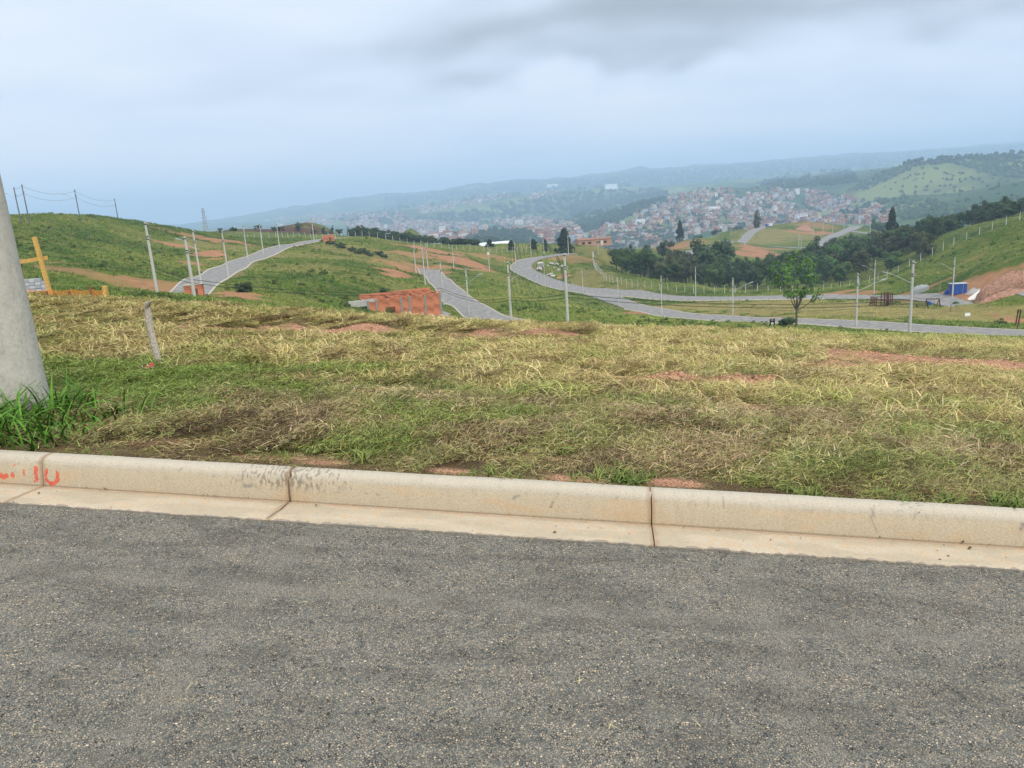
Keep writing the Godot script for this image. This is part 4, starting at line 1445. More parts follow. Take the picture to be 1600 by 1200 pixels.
func build_poles():
	var A := "poles along the road that climbs past the left hill"
	var la := "concrete power pole beside the road that climbs past the left hill"
	pole("a0", ground_d(247, 464, 80), 230.5, 346, "tall bare concrete pole beside the thicker pole at the bottom of the climbing road", "", 0.0, 0.17)
	pole("a1", ground_d(305, 470, 84), 291, 369, "stout concrete pole standing in front of the orange brick shelter", "", 0.0, 0.2)
	for e in [["a2", 316, 452, 301, 359, -1.8], ["a3", 357.5, 434, 345, 360, 0], ["a4", 387.5, 406, 381, 351, 0], ["a5", 412, 398.5, 406, 349, 0], ["a6", 437, 388, 432, 350, 0], ["a7", 491, 376.5, 487.5, 341, 0]]:
		pole(e[0], ground(e[1], e[2]), e[3], e[4], la, A, e[5], 0.15)
	var H := "street lamp poles on the crest of the left hill"
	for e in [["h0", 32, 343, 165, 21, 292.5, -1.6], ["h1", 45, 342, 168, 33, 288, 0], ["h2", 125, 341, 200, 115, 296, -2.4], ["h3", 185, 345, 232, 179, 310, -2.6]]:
		pole(e[0], ground_d(e[1], e[2], e[3]), e[4], e[5], "street lamp pole coloured dark as if backlit on the crest of the left hill against the sky", H, e[6], 0.14, "dark")
	var B := "poles round the middle road"
	for e in [["b0", 733, 490, 725, 419, 2.0], ["b1", 693.5, 477, 687, 408, 0], ["b2", 664.7, 446, 658.7, 383, 0], ["b3", 650, 426.5, 646.5, 379, 0], ["b4", 669, 422, 666, 379, 0], ["b5", 709.4, 420, 706.5, 382.5, 0]]:
		pole(e[0], ground(e[1], e[2]), e[3], e[4], "slim concrete pole along the middle road beside the brick shell", B, e[5], 0.14)
	pole("b6", ground(765, 424), 764, 383, "concrete pole with a pale meter box near the red earth bank", "", 0.0, 0.15, "box")
	pole("b7", ground_d(799, 500, 101), 791, 409, "pole with a lamp arm on the grass slope right of the middle road", "", 2.4, 0.17)
	pole("b8", ground_d(887.5, 508, 88), 880, 396, "thick concrete pole rising from the green slope behind the straw covered lot", "", 0.0, 0.19, "")
	var C := "poles along the wide curving road"
	for e in [["c0", 806, 416, 804.5, 376, 0], ["c1", 830, 401.5, 829.5, 369, 0], ["c2", 850.3, 399, 850, 373, 0], ["c3", 888.5, 399, 887.5, 367, 0], ["c4", 935, 398, 934.5, 371, 0], ["c5", 981.5, 396.5, 981, 372, 0], ["c6", 851.5, 448, 849.7, 412, 0], ["c7", 911, 457.5, 909.5, 421, 0], ["c8", 966.5, 478, 966, 432, 0], ["c9", 1034, 492, 1035, 430, 0], ["d0", 1087, 462.5, 1087, 416.5, 0], ["d2", 1365.5, 459, 1368.5, 406, -2.4]]:
		pole(e[0], ground(e[1], e[2]), e[3], e[4], "grey concrete pole along the wide road that curves round the playground", C, e[5], 0.14)
	pole("d1", ground(1145, 492.5), 1145.8, 434, "pole with a green lamp arm at the edge of the dry playground grass", "", 3.2, 0.15)
	pole("d3", ground(1337.5, 511), 1338.8, 427, "pole with a long lamp arm across the road from the climbing frame", "", 3.4, 0.16)
	pole("d4", ground_d(1421, 522.5, 89), 1420, 408, "thick pale concrete pole with cable clamps in front of the playground", "", -3.0, 0.19)
	pole("d5", ground(1488, 464), 1490.5, 402.5, "concrete pole standing beside the blue shed", "", -2.2, 0.15)
	var E := "small poles on the far building plots"
	for e in [["e0", 1163.5, 384, 1163.5, 368], ["e1", 1142, 368, 1142, 350], ["e2", 1248, 385.5, 1248, 365], ["e3", 1251.6, 391, 1251.6, 368], ["e4", 1271, 369, 1271, 358], ["e5", 1286, 361, 1286, 349], ["e6", 1301, 364.5, 1301, 351], ["e7", 1318, 361, 1318, 346], ["e8", 1326.6, 356, 1326.6, 339], ["e9", 1359.5, 364, 1360, 346]]:
		pole(e[0], ground(e[1], e[2]), e[3], e[4], "small pale pole on the building plots beyond the wooded hollow", E, 0.0, 0.16)
	power_line("dark cables strung along the crest of the left hill", ["h0", "h1", "h2", "h3"], [0.4, 1.9], 0.035)
	power_line("low dark cables strung across the view just behind the straw covered lot", ["a0", "a1", "b1", "b0", "b7", "b8", "d4"], [4.6, 5.0], 0.02, 0.03)
	power_line("cables along the road that climbs past the left hill", ["a2", "a3", "a4", "a5", "a6", "a7"], [0.3, 1.6], 0.02, 0.014)
	power_line("cables along the playground side of the wide road", ["b8", "c8", "c9", "d1", "d3"], [5.0], 0.02, 0.022)
	power_line("thin cables in front of the wooded hollow", ["c7", "d0", "d2", "d5"], [0.3, 1.4, 1.7], 0.015, 0.015)
	power_line("cables from the thick pole by the playground to the blue shed", ["d4", "d5"], [4.2, 4.6], 0.02, 0.02)

# ---------------------------------------------------------------- trees
func crown(sd: int, clumps: int, leaves: int, leaf: float, tall := 1.0, cone := 0.0) -> ArrayMesh:
	var r := RandomNumberGenerator.new()
	r.seed = sd
	var mb := MB.new()
	for k in clumps:
		var d := Vector3(r.randfn(0, 1), r.randfn(0, 1), r.randfn(0, 1)).normalized()
		var rad := pow(r.randf(), 0.35) * 0.82
		var ct := d * rad
		if ct.y < -0.55: ct.y *= 0.5
		if cone > 0.0:
			var y := r.randf()
			var a := r.randf() * TAU
			var w := pow(1.0 - y * y * cone, 0.9) * (0.35 + 0.65 * pow(r.randf(), 0.5)) * (0.75 + 0.25 * sin(y * 23.0))
			ct = Vector3(cos(a) * w * 0.9, y * 2.0 - 1.0, sin(a) * w * 0.9)
		var cr := r.randf_range(0.2, 0.36) * (1.0 if cone == 0.0 else 0.62)
		var tone := r.randf_range(0.65, 1.3)
		for j in leaves:
			var o := Vector3(r.randfn(0, 1), r.randfn(0, 1), r.randfn(0, 1)).normalized()
			var p := ct + o * cr * pow(r.randf(), 0.4) * Vector3(1.0, 0.75, 1.0)
			var nn := (o * 0.8 + p * 0.5 + Vector3(0, 0.35, 0) + Vector3(r.randfn(0, 0.4), r.randfn(0, 0.4), r.randfn(0, 0.4))).normalized()
			var u := nn.cross(Vector3(r.randfn(0, 1), r.randfn(0, 1), r.randfn(0, 1))).normalized() * leaf * r.randf_range(0.6, 1.3)
			var v := nn.cross(u) * r.randf_range(0.5, 0.9)
			p.y *= tall
			mb.col = Color(1, 1, 1) * tone * r.randf_range(0.8, 1.2)
			mb.col.r *= r.randf_range(0.9, 1.2)
			var i := mb.vert(p - u, nn)
			mb.vert(p + v * 0.7, nn); mb.vert(p + u, nn); mb.vert(p - v * 0.7, nn)
			mb.ix.append_array(PackedInt32Array([i, i + 1, i + 2, i, i + 2, i + 3]))
	return mb.make()

func trunk_mesh(sd: int, limbs: int) -> ArrayMesh:          # one unit tall, limbs reach into the crown
	var r := RandomNumberGenerator.new()
	r.seed = sd
	var mb := MB.new()
	mb.tube([Vector3(0, -0.06, 0), Vector3(0.01, 0.2, 0), Vector3(0, 0.5, 0.01), Vector3(0.01, 0.78, 0)], [0.032, 0.024, 0.018, 0.008], 7)
	for k in limbs:
		var a := TAU * k / limbs + r.randf()
		var y := r.randf_range(0.3, 0.55)
		var e := Vector3(cos(a) * 0.22, y + 0.25, sin(a) * 0.22)
		mb.tube([Vector3(0, y, 0), Vector3(e.x * 0.5, y + 0.1, e.z * 0.5), e], [0.014, 0.01, 0.004], 5)
	return mb.make()

var crowns := {}
var trunks := []
func tree(p: Vector3, h: float, w: float, kind: String, label: String, group := "", called := "tree"):
	if group:
		var size := ("tall " if h > 10.0 else ("low " if h < 7.0 else "")) + ("broad " if w > 8.2 else ("narrow " if w < 6.3 else ""))
		label = size + label
		group = size + group
	var t := thing(called, label, "tree", p, rng.randf() * TAU, group)
	var v: Array = crowns[kind]
	var low := 0.08
	if kind == "conifer": low = 0.06
	part("trunk", trunks[rng.randi() % trunks.size()], M.bark, t, Transform3D(Basis().scaled(Vector3(maxf(h * 0.8, w), h, maxf(h * 0.8, w))), Vector3.ZERO))
	var half := h * (1.0 - low) * 0.5
	part("crown", v[rng.randi() % v.size()], M["leaf_" + kind], t, Transform3D(Basis(Vector3(1, 0, 0.4).normalized(), 0.0 if kind == "conifer" else rng.randf_range(-0.16, 0.16)).scaled(Vector3(w * rng.randf_range(0.44, 0.56), half, w * rng.randf_range(0.44, 0.56))), Vector3(0, h * low + half, 0)))

func tree_px(px: float, top_py: float, d: float, wide: float, kind: String, label: String, group := "", called := "tree"):
	var p := at(px, top_py, d)
	var tip := p.y
	p.y = mid.get_y(p.x, p.z)
	tree(p, clampf(tip - p.y, 3.0, 22.0), wide * d / FOCAL, kind, label, group, called)

func build_trees():
	M.leaf_broad = M.leaf.duplicate(); M.leaf_broad.albedo_color = lin(0.042, 0.072, 0.022)
	M.leaf_bright = M.leaf.duplicate(); M.leaf_bright.albedo_color = lin(0.058, 0.12, 0.024)
	M.leaf_conifer = M.leaf.duplicate(); M.leaf_conifer.albedo_color = lin(0.022, 0.04, 0.018)
	M.leaf_olive = M.leaf.duplicate(); M.leaf_olive.albedo_color = lin(0.065, 0.075, 0.028)
	crowns.broad = [crown(1, 26, 84, 0.075), crown(2, 22, 96, 0.08), crown(3, 30, 74, 0.07), crown(12, 18, 110, 0.08)]
	crowns.mid = crowns.broad
	M.leaf_mid = M.leaf.duplicate(); M.leaf_mid.albedo_color = lin(0.06, 0.105, 0.026)
	crowns.bright = [crown(4, 40, 40, 0.11), crown(5, 36, 40, 0.12)]
	crowns.olive = [crown(9, 40, 44, 0.085), crown(10, 44, 44, 0.09)]
	crowns.conifer = [crown(6, 150, 26, 0.085, 1.0, 0.94), crown(7, 140, 26, 0.085, 1.0, 0.9)]
	trunks = [trunk_mesh(1, 5), trunk_mesh(2, 4)]
	var G := "trees filling the wooded hollow behind the road fence"
	var lab := "dark leafy tree among others in the wooded hollow behind the road fence"
	tree_px(1108, 356, 300, 76, "broad", "largest dark round tree standing over the wooded hollow")
	tree_px(1275, 365, 305, 42, "broad", "dark tree before the bend of the road on the far building plots")
	tree_px(1395, 327, 300, 30, "conifer", "tall dark conifer at the top of the wooded hollow below the right hill", "", "conifer")
	for e in [[1062, 346, 520, 20], [798, 376, 312, 17], [851, 374, 318, 11], [833, 374, 318, 17], [765, 382, 312, 20]]:
		tree_px(e[0], e[1], e[2], e[3], "conifer", "small dark conifer beyond the upper road fence", "small conifers beyond the fence", "conifer")
	tree_px(881, 358, 325, 36, "conifer", "large dark conifer standing behind the bend of the wide road", "", "conifer")
	tree_px(1183, 324, 590, 15, "olive", "tall thin tree at the top of the far building plots")
	# the hollow: sampled over its ground
	var n := 0
	var spots := []
	while n < 6000 and spots.size() < 135:
		n += 1
		var d := rng.randf_range(228, 385)
		var px := rng.randf_range(955, 1405)
		var p := ground_d(px, 430, d)
		var q := Vector2(px, d)
		if px < 985 and d > 285: continue
		if px < 1120 and d > 375: continue
		if px > 1140 and px < 1215 and d > 330: continue
		if px > 1215 and px < 1290 and d > 350: continue
		var lim := 236.0 + maxf(0.0, 1040.0 - px) * 0.35
		if px > 1330: lim = 245.0 + (px - 1330.0) * 0.2
		if d < lim: continue
		var ok := true
		for s in spots:
			if Vector2(s.x - p.x, s.z - p.z).length() < 4.4: ok = false
		if not ok: continue
		spots.append(p)
		var bright := px > 1195 and px < 1335 and d < 300 and rng.randf() < 0.6
		var kind := "bright" if bright else ("olive" if rng.randf() < 0.22 else ("mid" if rng.randf() < 0.35 else "broad"))
		var h := rng.randf_range(8.0, 12.5) * (0.72 if d < 255 else 1.0)
		if bright: tree(p, h, rng.randf_range(5.5, 8.0), kind, "bright green broad-leaved tree in the wooded hollow", "bright green trees in the hollow")
		elif kind == "olive": tree(p, h, rng.randf_range(6.0, 9.0), kind, "olive brown leafy tree in the wooded hollow", "olive trees in the hollow")
		elif kind == "mid": tree(p, h, rng.randf_range(6.5, 10.0), kind, "mid green leafy tree in the wooded hollow", "mid green trees in the hollow")
		else: tree(p, h, rng.randf_range(6.5, 10.0), kind, lab, G)
	# ridge above the right hill
	var tops := [[1405, 352], [1430, 345], [1450, 333], [1475, 326], [1500, 322], [1525, 312], [1550, 303], [1580, 300], [1610, 298], [1640, 296]]
	for k in 50:
		var px := rng.randf_range(1402, 1625)
		var d := rng.randf_range(262, 330)
		var ty := 340.0
		for j in tops.size() - 1:
			if px >= tops[j][0] and px <= tops[j + 1][0]:
				ty = lerpf(tops[j][1], tops[j + 1][1], (px - tops[j][0]) / float(tops[j + 1][0] - tops[j][0]))
		tree_px(px, ty + rng.randf_range(0, 26), d, rng.randf_range(30, 46), "broad", "dense dark tree on the ridge behind the right hill fence", "trees on the ridge behind the right hill fence")
	for e in [[1413, 345, 280, 26], [1436, 352, 260, 32], [1448, 360, 245, 30]]:
		tree_px(e[0], e[1], e[2], e[3], "olive", "olive tree beside the fence at the top of the right hill", "olive trees at the top of the right hill fence")
	# row beyond the fence behind the mound
	for k in 58:
		var px := rng.randf_range(548, 748)
		var ty := 350.0 + pow(clampf((px - 560.0) / 190.0, 0, 1), 1.2) * 30.0
		tree_px(px, ty + rng.randf_range(-3, 9), rng.randf_range(318, 352), rng.randf_range(17, 30), "broad", "dark tree in the row beyond the fence behind the grassy mound", "row of trees beyond the mound fence")
	for e in [[345, 364, 330, 10], [365, 362, 335, 12], [402, 352, 390, 14], [466, 346, 420, 17], [438, 360, 335, 16], [505, 350, 360, 12], [516, 345, 380, 10], [543, 347, 380, 15], [530, 358, 330, 16], [428, 362, 340, 10], [490, 358, 340, 14]]:
		tree_px(e[0], e[1], e[2], e[3], "broad", "small dark tree round the brown ploughed field", "trees round the ploughed field")
	for e in [[1120, 356, 560, 20], [1150, 352, 570, 24], [1225, 349, 620, 26], [1345, 335, 620, 30], [1325, 341, 640, 26], [1365, 338, 600, 30], [1380, 345, 560, 26], [1290, 346, 640, 16], [1092, 366, 520, 16]]:
		tree_px(e[0], e[1], e[2], e[3], "broad", "dark tree along the rim of the far building plots", "trees along the rim of the far building plots")
	for e in [[632, 362, 330, 24], [642, 364, 335, 26], [650, 366, 330, 24]]:
		tree_px(e[0], e[1], e[2], e[3], "broad", "taller dark tree in the row beyond the mound fence", "taller trees in the mound row")
	# thickets along the mound
	for k in 16:
		var u := k / 15.0
		var p := ground(lerpf(506, 602, u) + rng.randf_range(-6, 6), lerpf(380, 401, u) + rng.randf_range(-3, 4))
		var t := thing("bush", "low dark bush on the crest of the grassy mound", "bush", p, rng.randf() * TAU, "bushes on the grassy mound")
		part("foliage", crowns.broad[k % 4], M.leaf_broad, t, Transform3D(Basis().scaled(Vector3(1.5, 0.7, 1.3) * rng.randf_range(0.8, 1.4)), Vector3(0, 0.35, 0)))
		part("stem", trunks[0], M.bark, t)
	for e in [[382, 456, 1.1], [1230, 508, 0.9], [1236, 506, 0.8], [1225, 510, 0.9], [600, 459, 0.8]]:
		var p := ground(e[0], e[1])
		var t := thing("bush", "small green bush in the grass near the roads", "bush", p, rng.randf() * TAU, "small bushes near the roads")
		part("foliage", crowns.bright[0], M.leaf_broad, t, Transform3D(Basis().scaled(Vector3(1.1, 0.9, 1.1) * e[2]), Vector3(0, 0.5, 0)))
		part("stem", trunks[0], M.bark, t)
	build_young_tree()

func build_young_tree():        # the slender tree with a forked stem at the roadside
	var foot := ground(1244, 514)
	var k := -foot.z / FOCAL                   # metres to a pixel, there
	var t := thing("young_tree", "slender forked tree with an airy green crown standing alone at the roadside", "tree", foot)
	var r := RandomNumberGenerator.new()
	r.seed = 44
	var mb := MB.new()
	var fork := Vector3(0.0, 30 * k, 0)
	mb.tube([Vector3(0, -0.4, 0), Vector3(0.02, 15 * k, 0), fork], [0.2, 0.15, 0.13], 8)
	var tips := []
	for e in [[-12, 62, -3], [-3, 76, 4], [12, 60, 2], [16, 74, -4], [3, 95, 0], [-17, 85, 3], [30, 49, 2], [22, 100, 3]]:
		var end := Vector3(e[0] * k, e[1] * k, e[2] * k * 2.0)
		var m1 := fork.lerp(end, 0.45) + Vector3(r.randf_range(-2, 2) * k, -2 * k, 0)
		mb.tube([fork - Vector3(0, 1.0 * k, 0), m1, end], [0.085, 0.06, 0.02], 6)
		tips.append(end); tips.append(m1.lerp(end, 0.6))
	part("trunk", mb.make(), M.bark, t)
	var cb := MB.new()
	var cl := []
	for e in tips: cl.append(e)
	for q in 46:
		var y := r.randf_range(50, 124)
		var w := 40.0 * sin(clampf((y - 34.0) / 98.0, 0, 1) * PI) + 3.0
		cl.append(Vector3(r.randf_range(-1, 1) * w - 4.0, y, r.randf_range(-1, 1) * w * 0.8) * k)
	for c in cl:
		var cr := r.randf_range(4.0, 8.5) * k
		var tone := r.randf_range(0.6, 1.35)
		for j in 28:
			var o := Vector3(r.randfn(0, 1), r.randfn(0, 1), r.randfn(0, 1)).normalized()
			var p: Vector3 = c + o * cr * pow(r.randf(), 0.5)
			var nn := (o + Vector3(0, 0.6, 0) + Vector3(r.randfn(0, 0.5), r.randfn(0, 0.5), r.randfn(0, 0.5))).normalized()
			var u := nn.cross(Vector3(r.randfn(0, 1), 0.2, r.randfn(0, 1))).normalized() * 0.19 * r.randf_range(0.6, 1.2)
			var v := nn.cross(u) * 0.55
			cb.col = Color(0.085, 0.165, 0.03) * tone
			var i := cb.vert(p - u, nn)
			cb.vert(p + v, nn); cb.vert(p + u, nn); cb.vert(p - v, nn)
			cb.ix.append_array(PackedInt32Array([i, i + 1, i + 2, i, i + 2, i + 3]))
	part("crown", cb.make(), M.leaf, t)

# ---------------------------------------------------------------- fences
var post_mesh: ArrayMesh
func fence(label: String, line: Array, gap: float, flip := 1.0):
	var t := thing("fence", label, "fence", Vector3.ZERO)
	var pts := smooth_line(line, 0.5)
	var run := 0.0
	var last: Vector3 = pts[0]
	var tops := []
	var placed := 1e9
	for k in pts.size():
		run += pts[k].distance_to(last)
		last = pts[k]
		if run - placed >= gap or placed > 1e8:
			placed = run
			var p: Vector3 = pts[k]
			p.y = mid.get_y(p.x, p.z)
			var d: Vector3 = pts[mini(k + 1, pts.size() - 1)] - pts[maxi(k - 1, 0)]
			var b := Basis(Vector3.UP, atan2(-d.z, d.x) + (0.0 if flip > 0 else PI) + rng.randf_range(-0.1, 0.1)) * Basis(Vector3(1, 0, 0.3).normalized(), rng.randf_range(-0.05, 0.05))
			part("post", post_mesh, M.post, t, Transform3D(b.scaled(Vector3(1, rng.randf_range(0.94, 1.05), 1)), p))
			tops.append(p)
	for y in [0.5, 1.0, 1.5, 1.85]:
		var mb := MB.new()
		var w := []
		var rd := []
		for p in tops:
			w.append(p + Vector3(0, y, 0)); rd.append(0.006)
		mb.tube(w, rd, 3, false)
		part("wire", mb.make(), M.metal, t)

func gl(list: Array) -> Array:
	var out := []
	for e in list: out.append(ground_d(e[0], e[1], e[2]))
	return out

func build_fences():
	var mb := MB.new()
	mb.tube([Vector3(0, -0.4, 0), Vector3(0, 1.9, 0), Vector3(0, 2.0, 0.06), Vector3(0, 2.3, 0.32)], [0.085, 0.075, 0.07, 0.06], 4)
	post_mesh = mb.make()
	fence("long line of pale concrete posts along the crest behind the grassy mound", gl([[312, 372, 292], [370, 373, 296], [430, 372, 298], [500, 374, 290], [560, 377, 285], [610, 380, 285], [660, 387, 288], [700, 392, 292], [740, 397, 296], [790, 400, 302], [826, 401, 312]]), 2.5)
	fence("pale concrete post fence that curves round the wooded hollow and climbs the right hill", gl([[1005, 397, 330], [960, 401, 318], [932, 402, 304], [927, 410, 290], [930, 421, 268], [942, 433, 250], [962, 441, 238], [1000, 450, 225], [1050, 455, 215], [1100, 458.5, 207], [1180, 459, 202], [1250, 458, 199], [1310, 455, 202], [1350, 448, 204], [1400, 428, 205], [1450, 403, 203], [1500, 380, 200], [1550, 361, 196], [1600, 345, 192], [1650, 329, 190]]), 2.6)
	fence("small pale post fence running up beside the far building plots", gl([[955, 396, 368], [1000, 388, 410], [1050, 378, 455], [1100, 368, 505], [1140, 360, 545], [1172, 353, 580]]), 2.8)
	fence("short row of pale posts at the far corner of the building plots", gl([[1322, 354, 590], [1335, 355, 585], [1350, 357, 580], [1362, 359, 575]]), 2.6)

# ---------------------------------------------------------------- buildings and clutter
func brick_mat() -> StandardMaterial3D:
	var S := 256
	var im := Image.create(S, S, false, Image.FORMAT_RGB8)
	var f := noise(0.15, 3, 101)
	for j in S:
		for i in S:
			var row := j / 32
			var colx := (i + (32 if row % 2 else 0)) % S / 64
			var edge := j % 32 < 3 or (i + (32 if row % 2 else 0)) % 64 < 3
			var tone := 0.7 + 0.6 * absf(sin(row * 12.9 + colx * 78.2))
			var c := Color(0.40, 0.14, 0.07) * tone * (1.0 + 0.25 * f.get_noise_2d(i, j))
			if edge: c = Color(0.33, 0.2, 0.14)
			im.set_pixel(i, j, c.linear_to_srgb())
	var m := mat(Color.WHITE, 0.92, 0.2)
	m.albedo_texture = ImageTexture.create_from_image(im)
	m.uv1_triplanar = true
	m.uv1_scale = Vector3(0.6, 0.6, 0.6)
	return m

func wall_part(called: String, m: Material, parent: Node, c: Vector3, s: Vector3) -> MeshInstance3D:
	var mb := MB.new()
	mb.bx(c.x, c.y, c.z, s.x, s.y, s.z)
	return part(called, mb.make(), m, parent)

func build_shell():               # the brick house under construction
	var br := brick_mat()
	var conc := grain_mat(lin(0.16, 0.15, 0.14), lin(0.3, 0.29, 0.27), 1.2)
	var pale := mat(lin(0.42, 0.41, 0.39))
	var right := ground_d(693, 488, 117)
	var left := ground_d(576, 488, 113)
	var d := right - left
	d.y = 0
	var lenx := d.length()
	var floor_y := minf(at(693, 487, 117).y, right.y + 0.8)
	var t := thing("brick_shell", "unfinished orange brick house without a roof beside the middle road", "building", Vector3(left.x, floor_y, left.z), atan2(-d.z, d.x))
	var h := 3.35
	var dep := 6.5
	# front wall in bays between concrete columns, with one window
	var cols := [0.0, 0.11, 0.44, 0.55, 0.76, 0.97]
	for k in cols.size():
		wall_part("column", conc, t, Vector3(lenx * cols[k], h * 0.5 - 0.05, 0.02), Vector3(0.3, h + (0.15 if k % 2 else -0.1), 0.26))
	for k in cols.size() - 1:
		var a: float = lenx * cols[k] + 0.15
		var b: float = lenx * cols[k + 1] - 0.15
		var top_h := h - (0.25 if k == 0 else 0.0)
		if k == 1:
			var w0 := a + 1.1
			var w1 := a + 2.6
			wall_part("wall", br, t, Vector3((a + w0) / 2, top_h / 2, 0), Vector3(w0 - a, top_h, 0.16))
			wall_part("wall", br, t, Vector3((w1 + b) / 2, top_h / 2, 0), Vector3(b - w1, top_h, 0.16))
			wall_part("wall", br, t, Vector3((w0 + w1) / 2, 0.55, 0), Vector3(w1 - w0, 1.1, 0.16))
			wall_part("wall", br, t, Vector3((w0 + w1) / 2, (2.05 + top_h) / 2, 0), Vector3(w1 - w0, top_h - 2.05, 0.16))
		else:
			wall_part("wall", br, t, Vector3((a + b) / 2, top_h / 2, 0), Vector3(b - a, top_h, 0.16))
	for x in [0.0, lenx * 0.36, lenx * 0.7, lenx * 0.985]:
		wall_part("wall", br, t, Vector3(x, h / 2 - 0.1, -dep / 2 - 0.15), Vector3(0.16, h - 0.2, dep - 0.1))
	wall_part("wall", br, t, Vector3(lenx / 2, h / 2 + 0.1, -dep - 0.3), Vector3(lenx, h + 0.2, 0.16))
	for k in 14:                     # loose courses on top of the walls
		wall_part("brick_course", br, t, Vector3(lenx * (k + 0.5) / 14.0, h + 0.12 + 0.06 * (k % 3), -0.002 if k % 3 else -dep - 0.302), Vector3(lenx / 14.0 * rng.randf_range(0.4, 0.9), 0.22, 0.156))
	for k in 7:
		var mb := MB.new()
		var x := lenx * (k + 0.3) / 7.0
		mb.tube([Vector3(x, h - 0.3, 0), Vector3(x + 0.03, h + rng.randf_range(0.3, 0.7), 0)], [0.015, 0.015], 5)
		part("rebar", mb.make(), M.dark, t)
	wall_part("floor_slab", conc, t, Vector3(lenx / 2 + 0.2, -0.45, -dep / 2), Vector3(lenx + 1.6, 0.88, dep + 1.3))
	for k in 6:
		wall_part("foundation_block", pale, t, Vector3(lenx * (0.66 + 0.07 * k), -0.16 - 0.05 * (k % 2), 0.95), Vector3(0.6, 0.3, 0.36))
	# low grey wall beside it
	var wl := thing("block_wall", "low grey concrete block wall beside the unfinished brick house", "wall", at(543, 477, 112), atan2(-d.z, d.x))
	for k in 7:
		for j in 4:
			wall_part("block", pale, wl, Vector3(0.35 + k * 0.62 + 0.1 * (j % 2), -0.3 + j * 0.24, 0), Vector3(0.6, 0.22, 0.2 + 0.01 * ((k + j) % 2)))

func build_left_clutter():
	# brick shelters along the climbing road
	var br := brick_mat()
	for e in [[304, 457, 92, 27, 17, "orange brick shelter at the bottom of the climbing road behind the stout pole"], [514, 378.5, 250, 17, 11, "orange brick hut where the climbing road meets the crest"]]:
		var k: float = e[2] / FOCAL
		var foot := ground_d(e[0], e[1], e[2])
		var t := thing("brick_hut", e[5], "hut", foot, 0.25)
		var w: float = e[3] * k
		var h: float = maxf(e[4] * k, 1.3)
		wall_part("wall", br, t, Vector3(0, h / 2 - 0.3, w * 0.3), Vector3(w, h + 0.6, 0.15))
		wall_part("wall", br, t, Vector3(0, h / 2 - 0.3, -w * 0.3), Vector3(w, h + 0.6, 0.15))
		wall_part("wall", br, t, Vector3(w / 2 - 0.075, h / 2 - 0.3, 0), Vector3(0.15, h + 0.6, w * 0.6 - 0.16))
		wall_part("wall", br, t, Vector3(-w / 2 + 0.075, h / 2 - 0.3, 0), Vector3(0.15, h + 0.6, w * 0.6 - 0.16))
		wall_part("roof", mat(lin(0.3, 0.26, 0.2)), t, Vector3(0, h + 0.06, 0), Vector3(w * 1.08, 0.1, w * 0.7))
		wall_part("door", mat(lin(0.12, 0.07, 0.04)), t, Vector3(w * 0.12, h * 0.35, w * 0.3 + 0.085), Vector3(w * 0.22, h * 0.75, 0.02))
	# timber frame at the neighbouring plot
	var wood := grain_mat(lin(0.42, 0.25, 0.07), lin(0.6, 0.4, 0.14), 0.8, 0.03)
	var dark := mat(lin(0.2, 0.1, 0.05))
	var d := 21.5
	var o := at(80, 466, d)
	var t2 := thing("timber_frame", "yellow timber frame with a leaning post and a crossbeam left of the mown lot", "timber frame", o)
	var mb := MB.new()
	mb.bar(at(84, 478, d) - o, at(53.5, 370, d) - o, 0.09, 0.09)
	part("post", mb.make(), wood, t2)
	mb = MB.new()
	mb.bar(at(20, 411, d + 0.11) - o, at(74, 402.5, d + 0.11) - o, 0.05, 0.1)
	part("crossbeam", mb.make(), wood, t2)
	mb = MB.new()
	mb.bar(at(38, 476, d + 0.2) - o, at(31, 412, d + 0.2) - o, 0.07, 0.07)
	part("post", mb.make(), dark, t2)
	# stack of concrete blocks behind it
	var so := at(56, 449, 30)
	var st := thing("block_stack", "small stack of pale grey blocks behind the timber frame", "block stack", so, 0.2)
	for j in 4:
		for k in 4:
			if j == 3 and k == 3: continue
			wall_part("block", mat(lin(0.3, 0.33, 0.36) if (j + k) % 2 else lin(0.42, 0.43, 0.44)), st, Vector3(-0.3 + k * 0.205 + 0.01 * j, -0.1 + j * 0.125, 0.01 * ((j * k) % 3)), Vector3(0.195, 0.115, 0.2))
	# orange netting on stakes
	var net := thing("safety_net", "sagging orange plastic safety net on stakes at the end of the lot", "net fence", at(110, 468, 21))
	var no := net.position
	var xs := [40, 75, 110, 143, 166]
	for x in xs:
		var s := MB.new()
		s.bar(at(x + 1, 476, 21) - no, at(x - 2 if x < 150 else x - 2, 447 if x > 130 else 455, 21) - no, 0.05 if x < 160 else 0.12, 0.05 if x < 160 else 0.1)
		part("stake", s.make(), wood if x == 166 else dark, net)
	var nb := MB.new()
	nb.col = Color(0.6, 0.2, 0.05)
	for k in xs.size() - 1:
		for j in 9:
			var f := j / 8.0
			var a := at(xs[k], 452 + 14 * f, 21) - no
			var b := at(xs[k + 1], 453 + 13 * f, 21) - no
			var m := (a + b) / 2 - Vector3(0, 0.05, 0)
			nb.tube([a, m, b], [0.006, 0.006, 0.006], 3, false)
		for j in 10:
			var f := j / 10.0
			var u := lerpf(xs[k], xs[k + 1], f)
			nb.tube([at(u, 453.5, 21) - no, at(u + 1, 466.5, 21) - no], [0.005, 0.005], 3, false)
	part("netting", nb.make(), M.vert, net)
	# transmission tower on the skyline
	var tp := at(322, 361, 480)
	tp.y = mid.get_y(tp.x, tp.z)
	var hgt := at(316, 325, 480).y - tp.y
	lattice(thing("transmission_tower", "steel lattice transmission tower on the skyline right of the left hill", "lattice tower", tp), hgt, 2.4, 3)
	var wh := at(862, 290, 10)

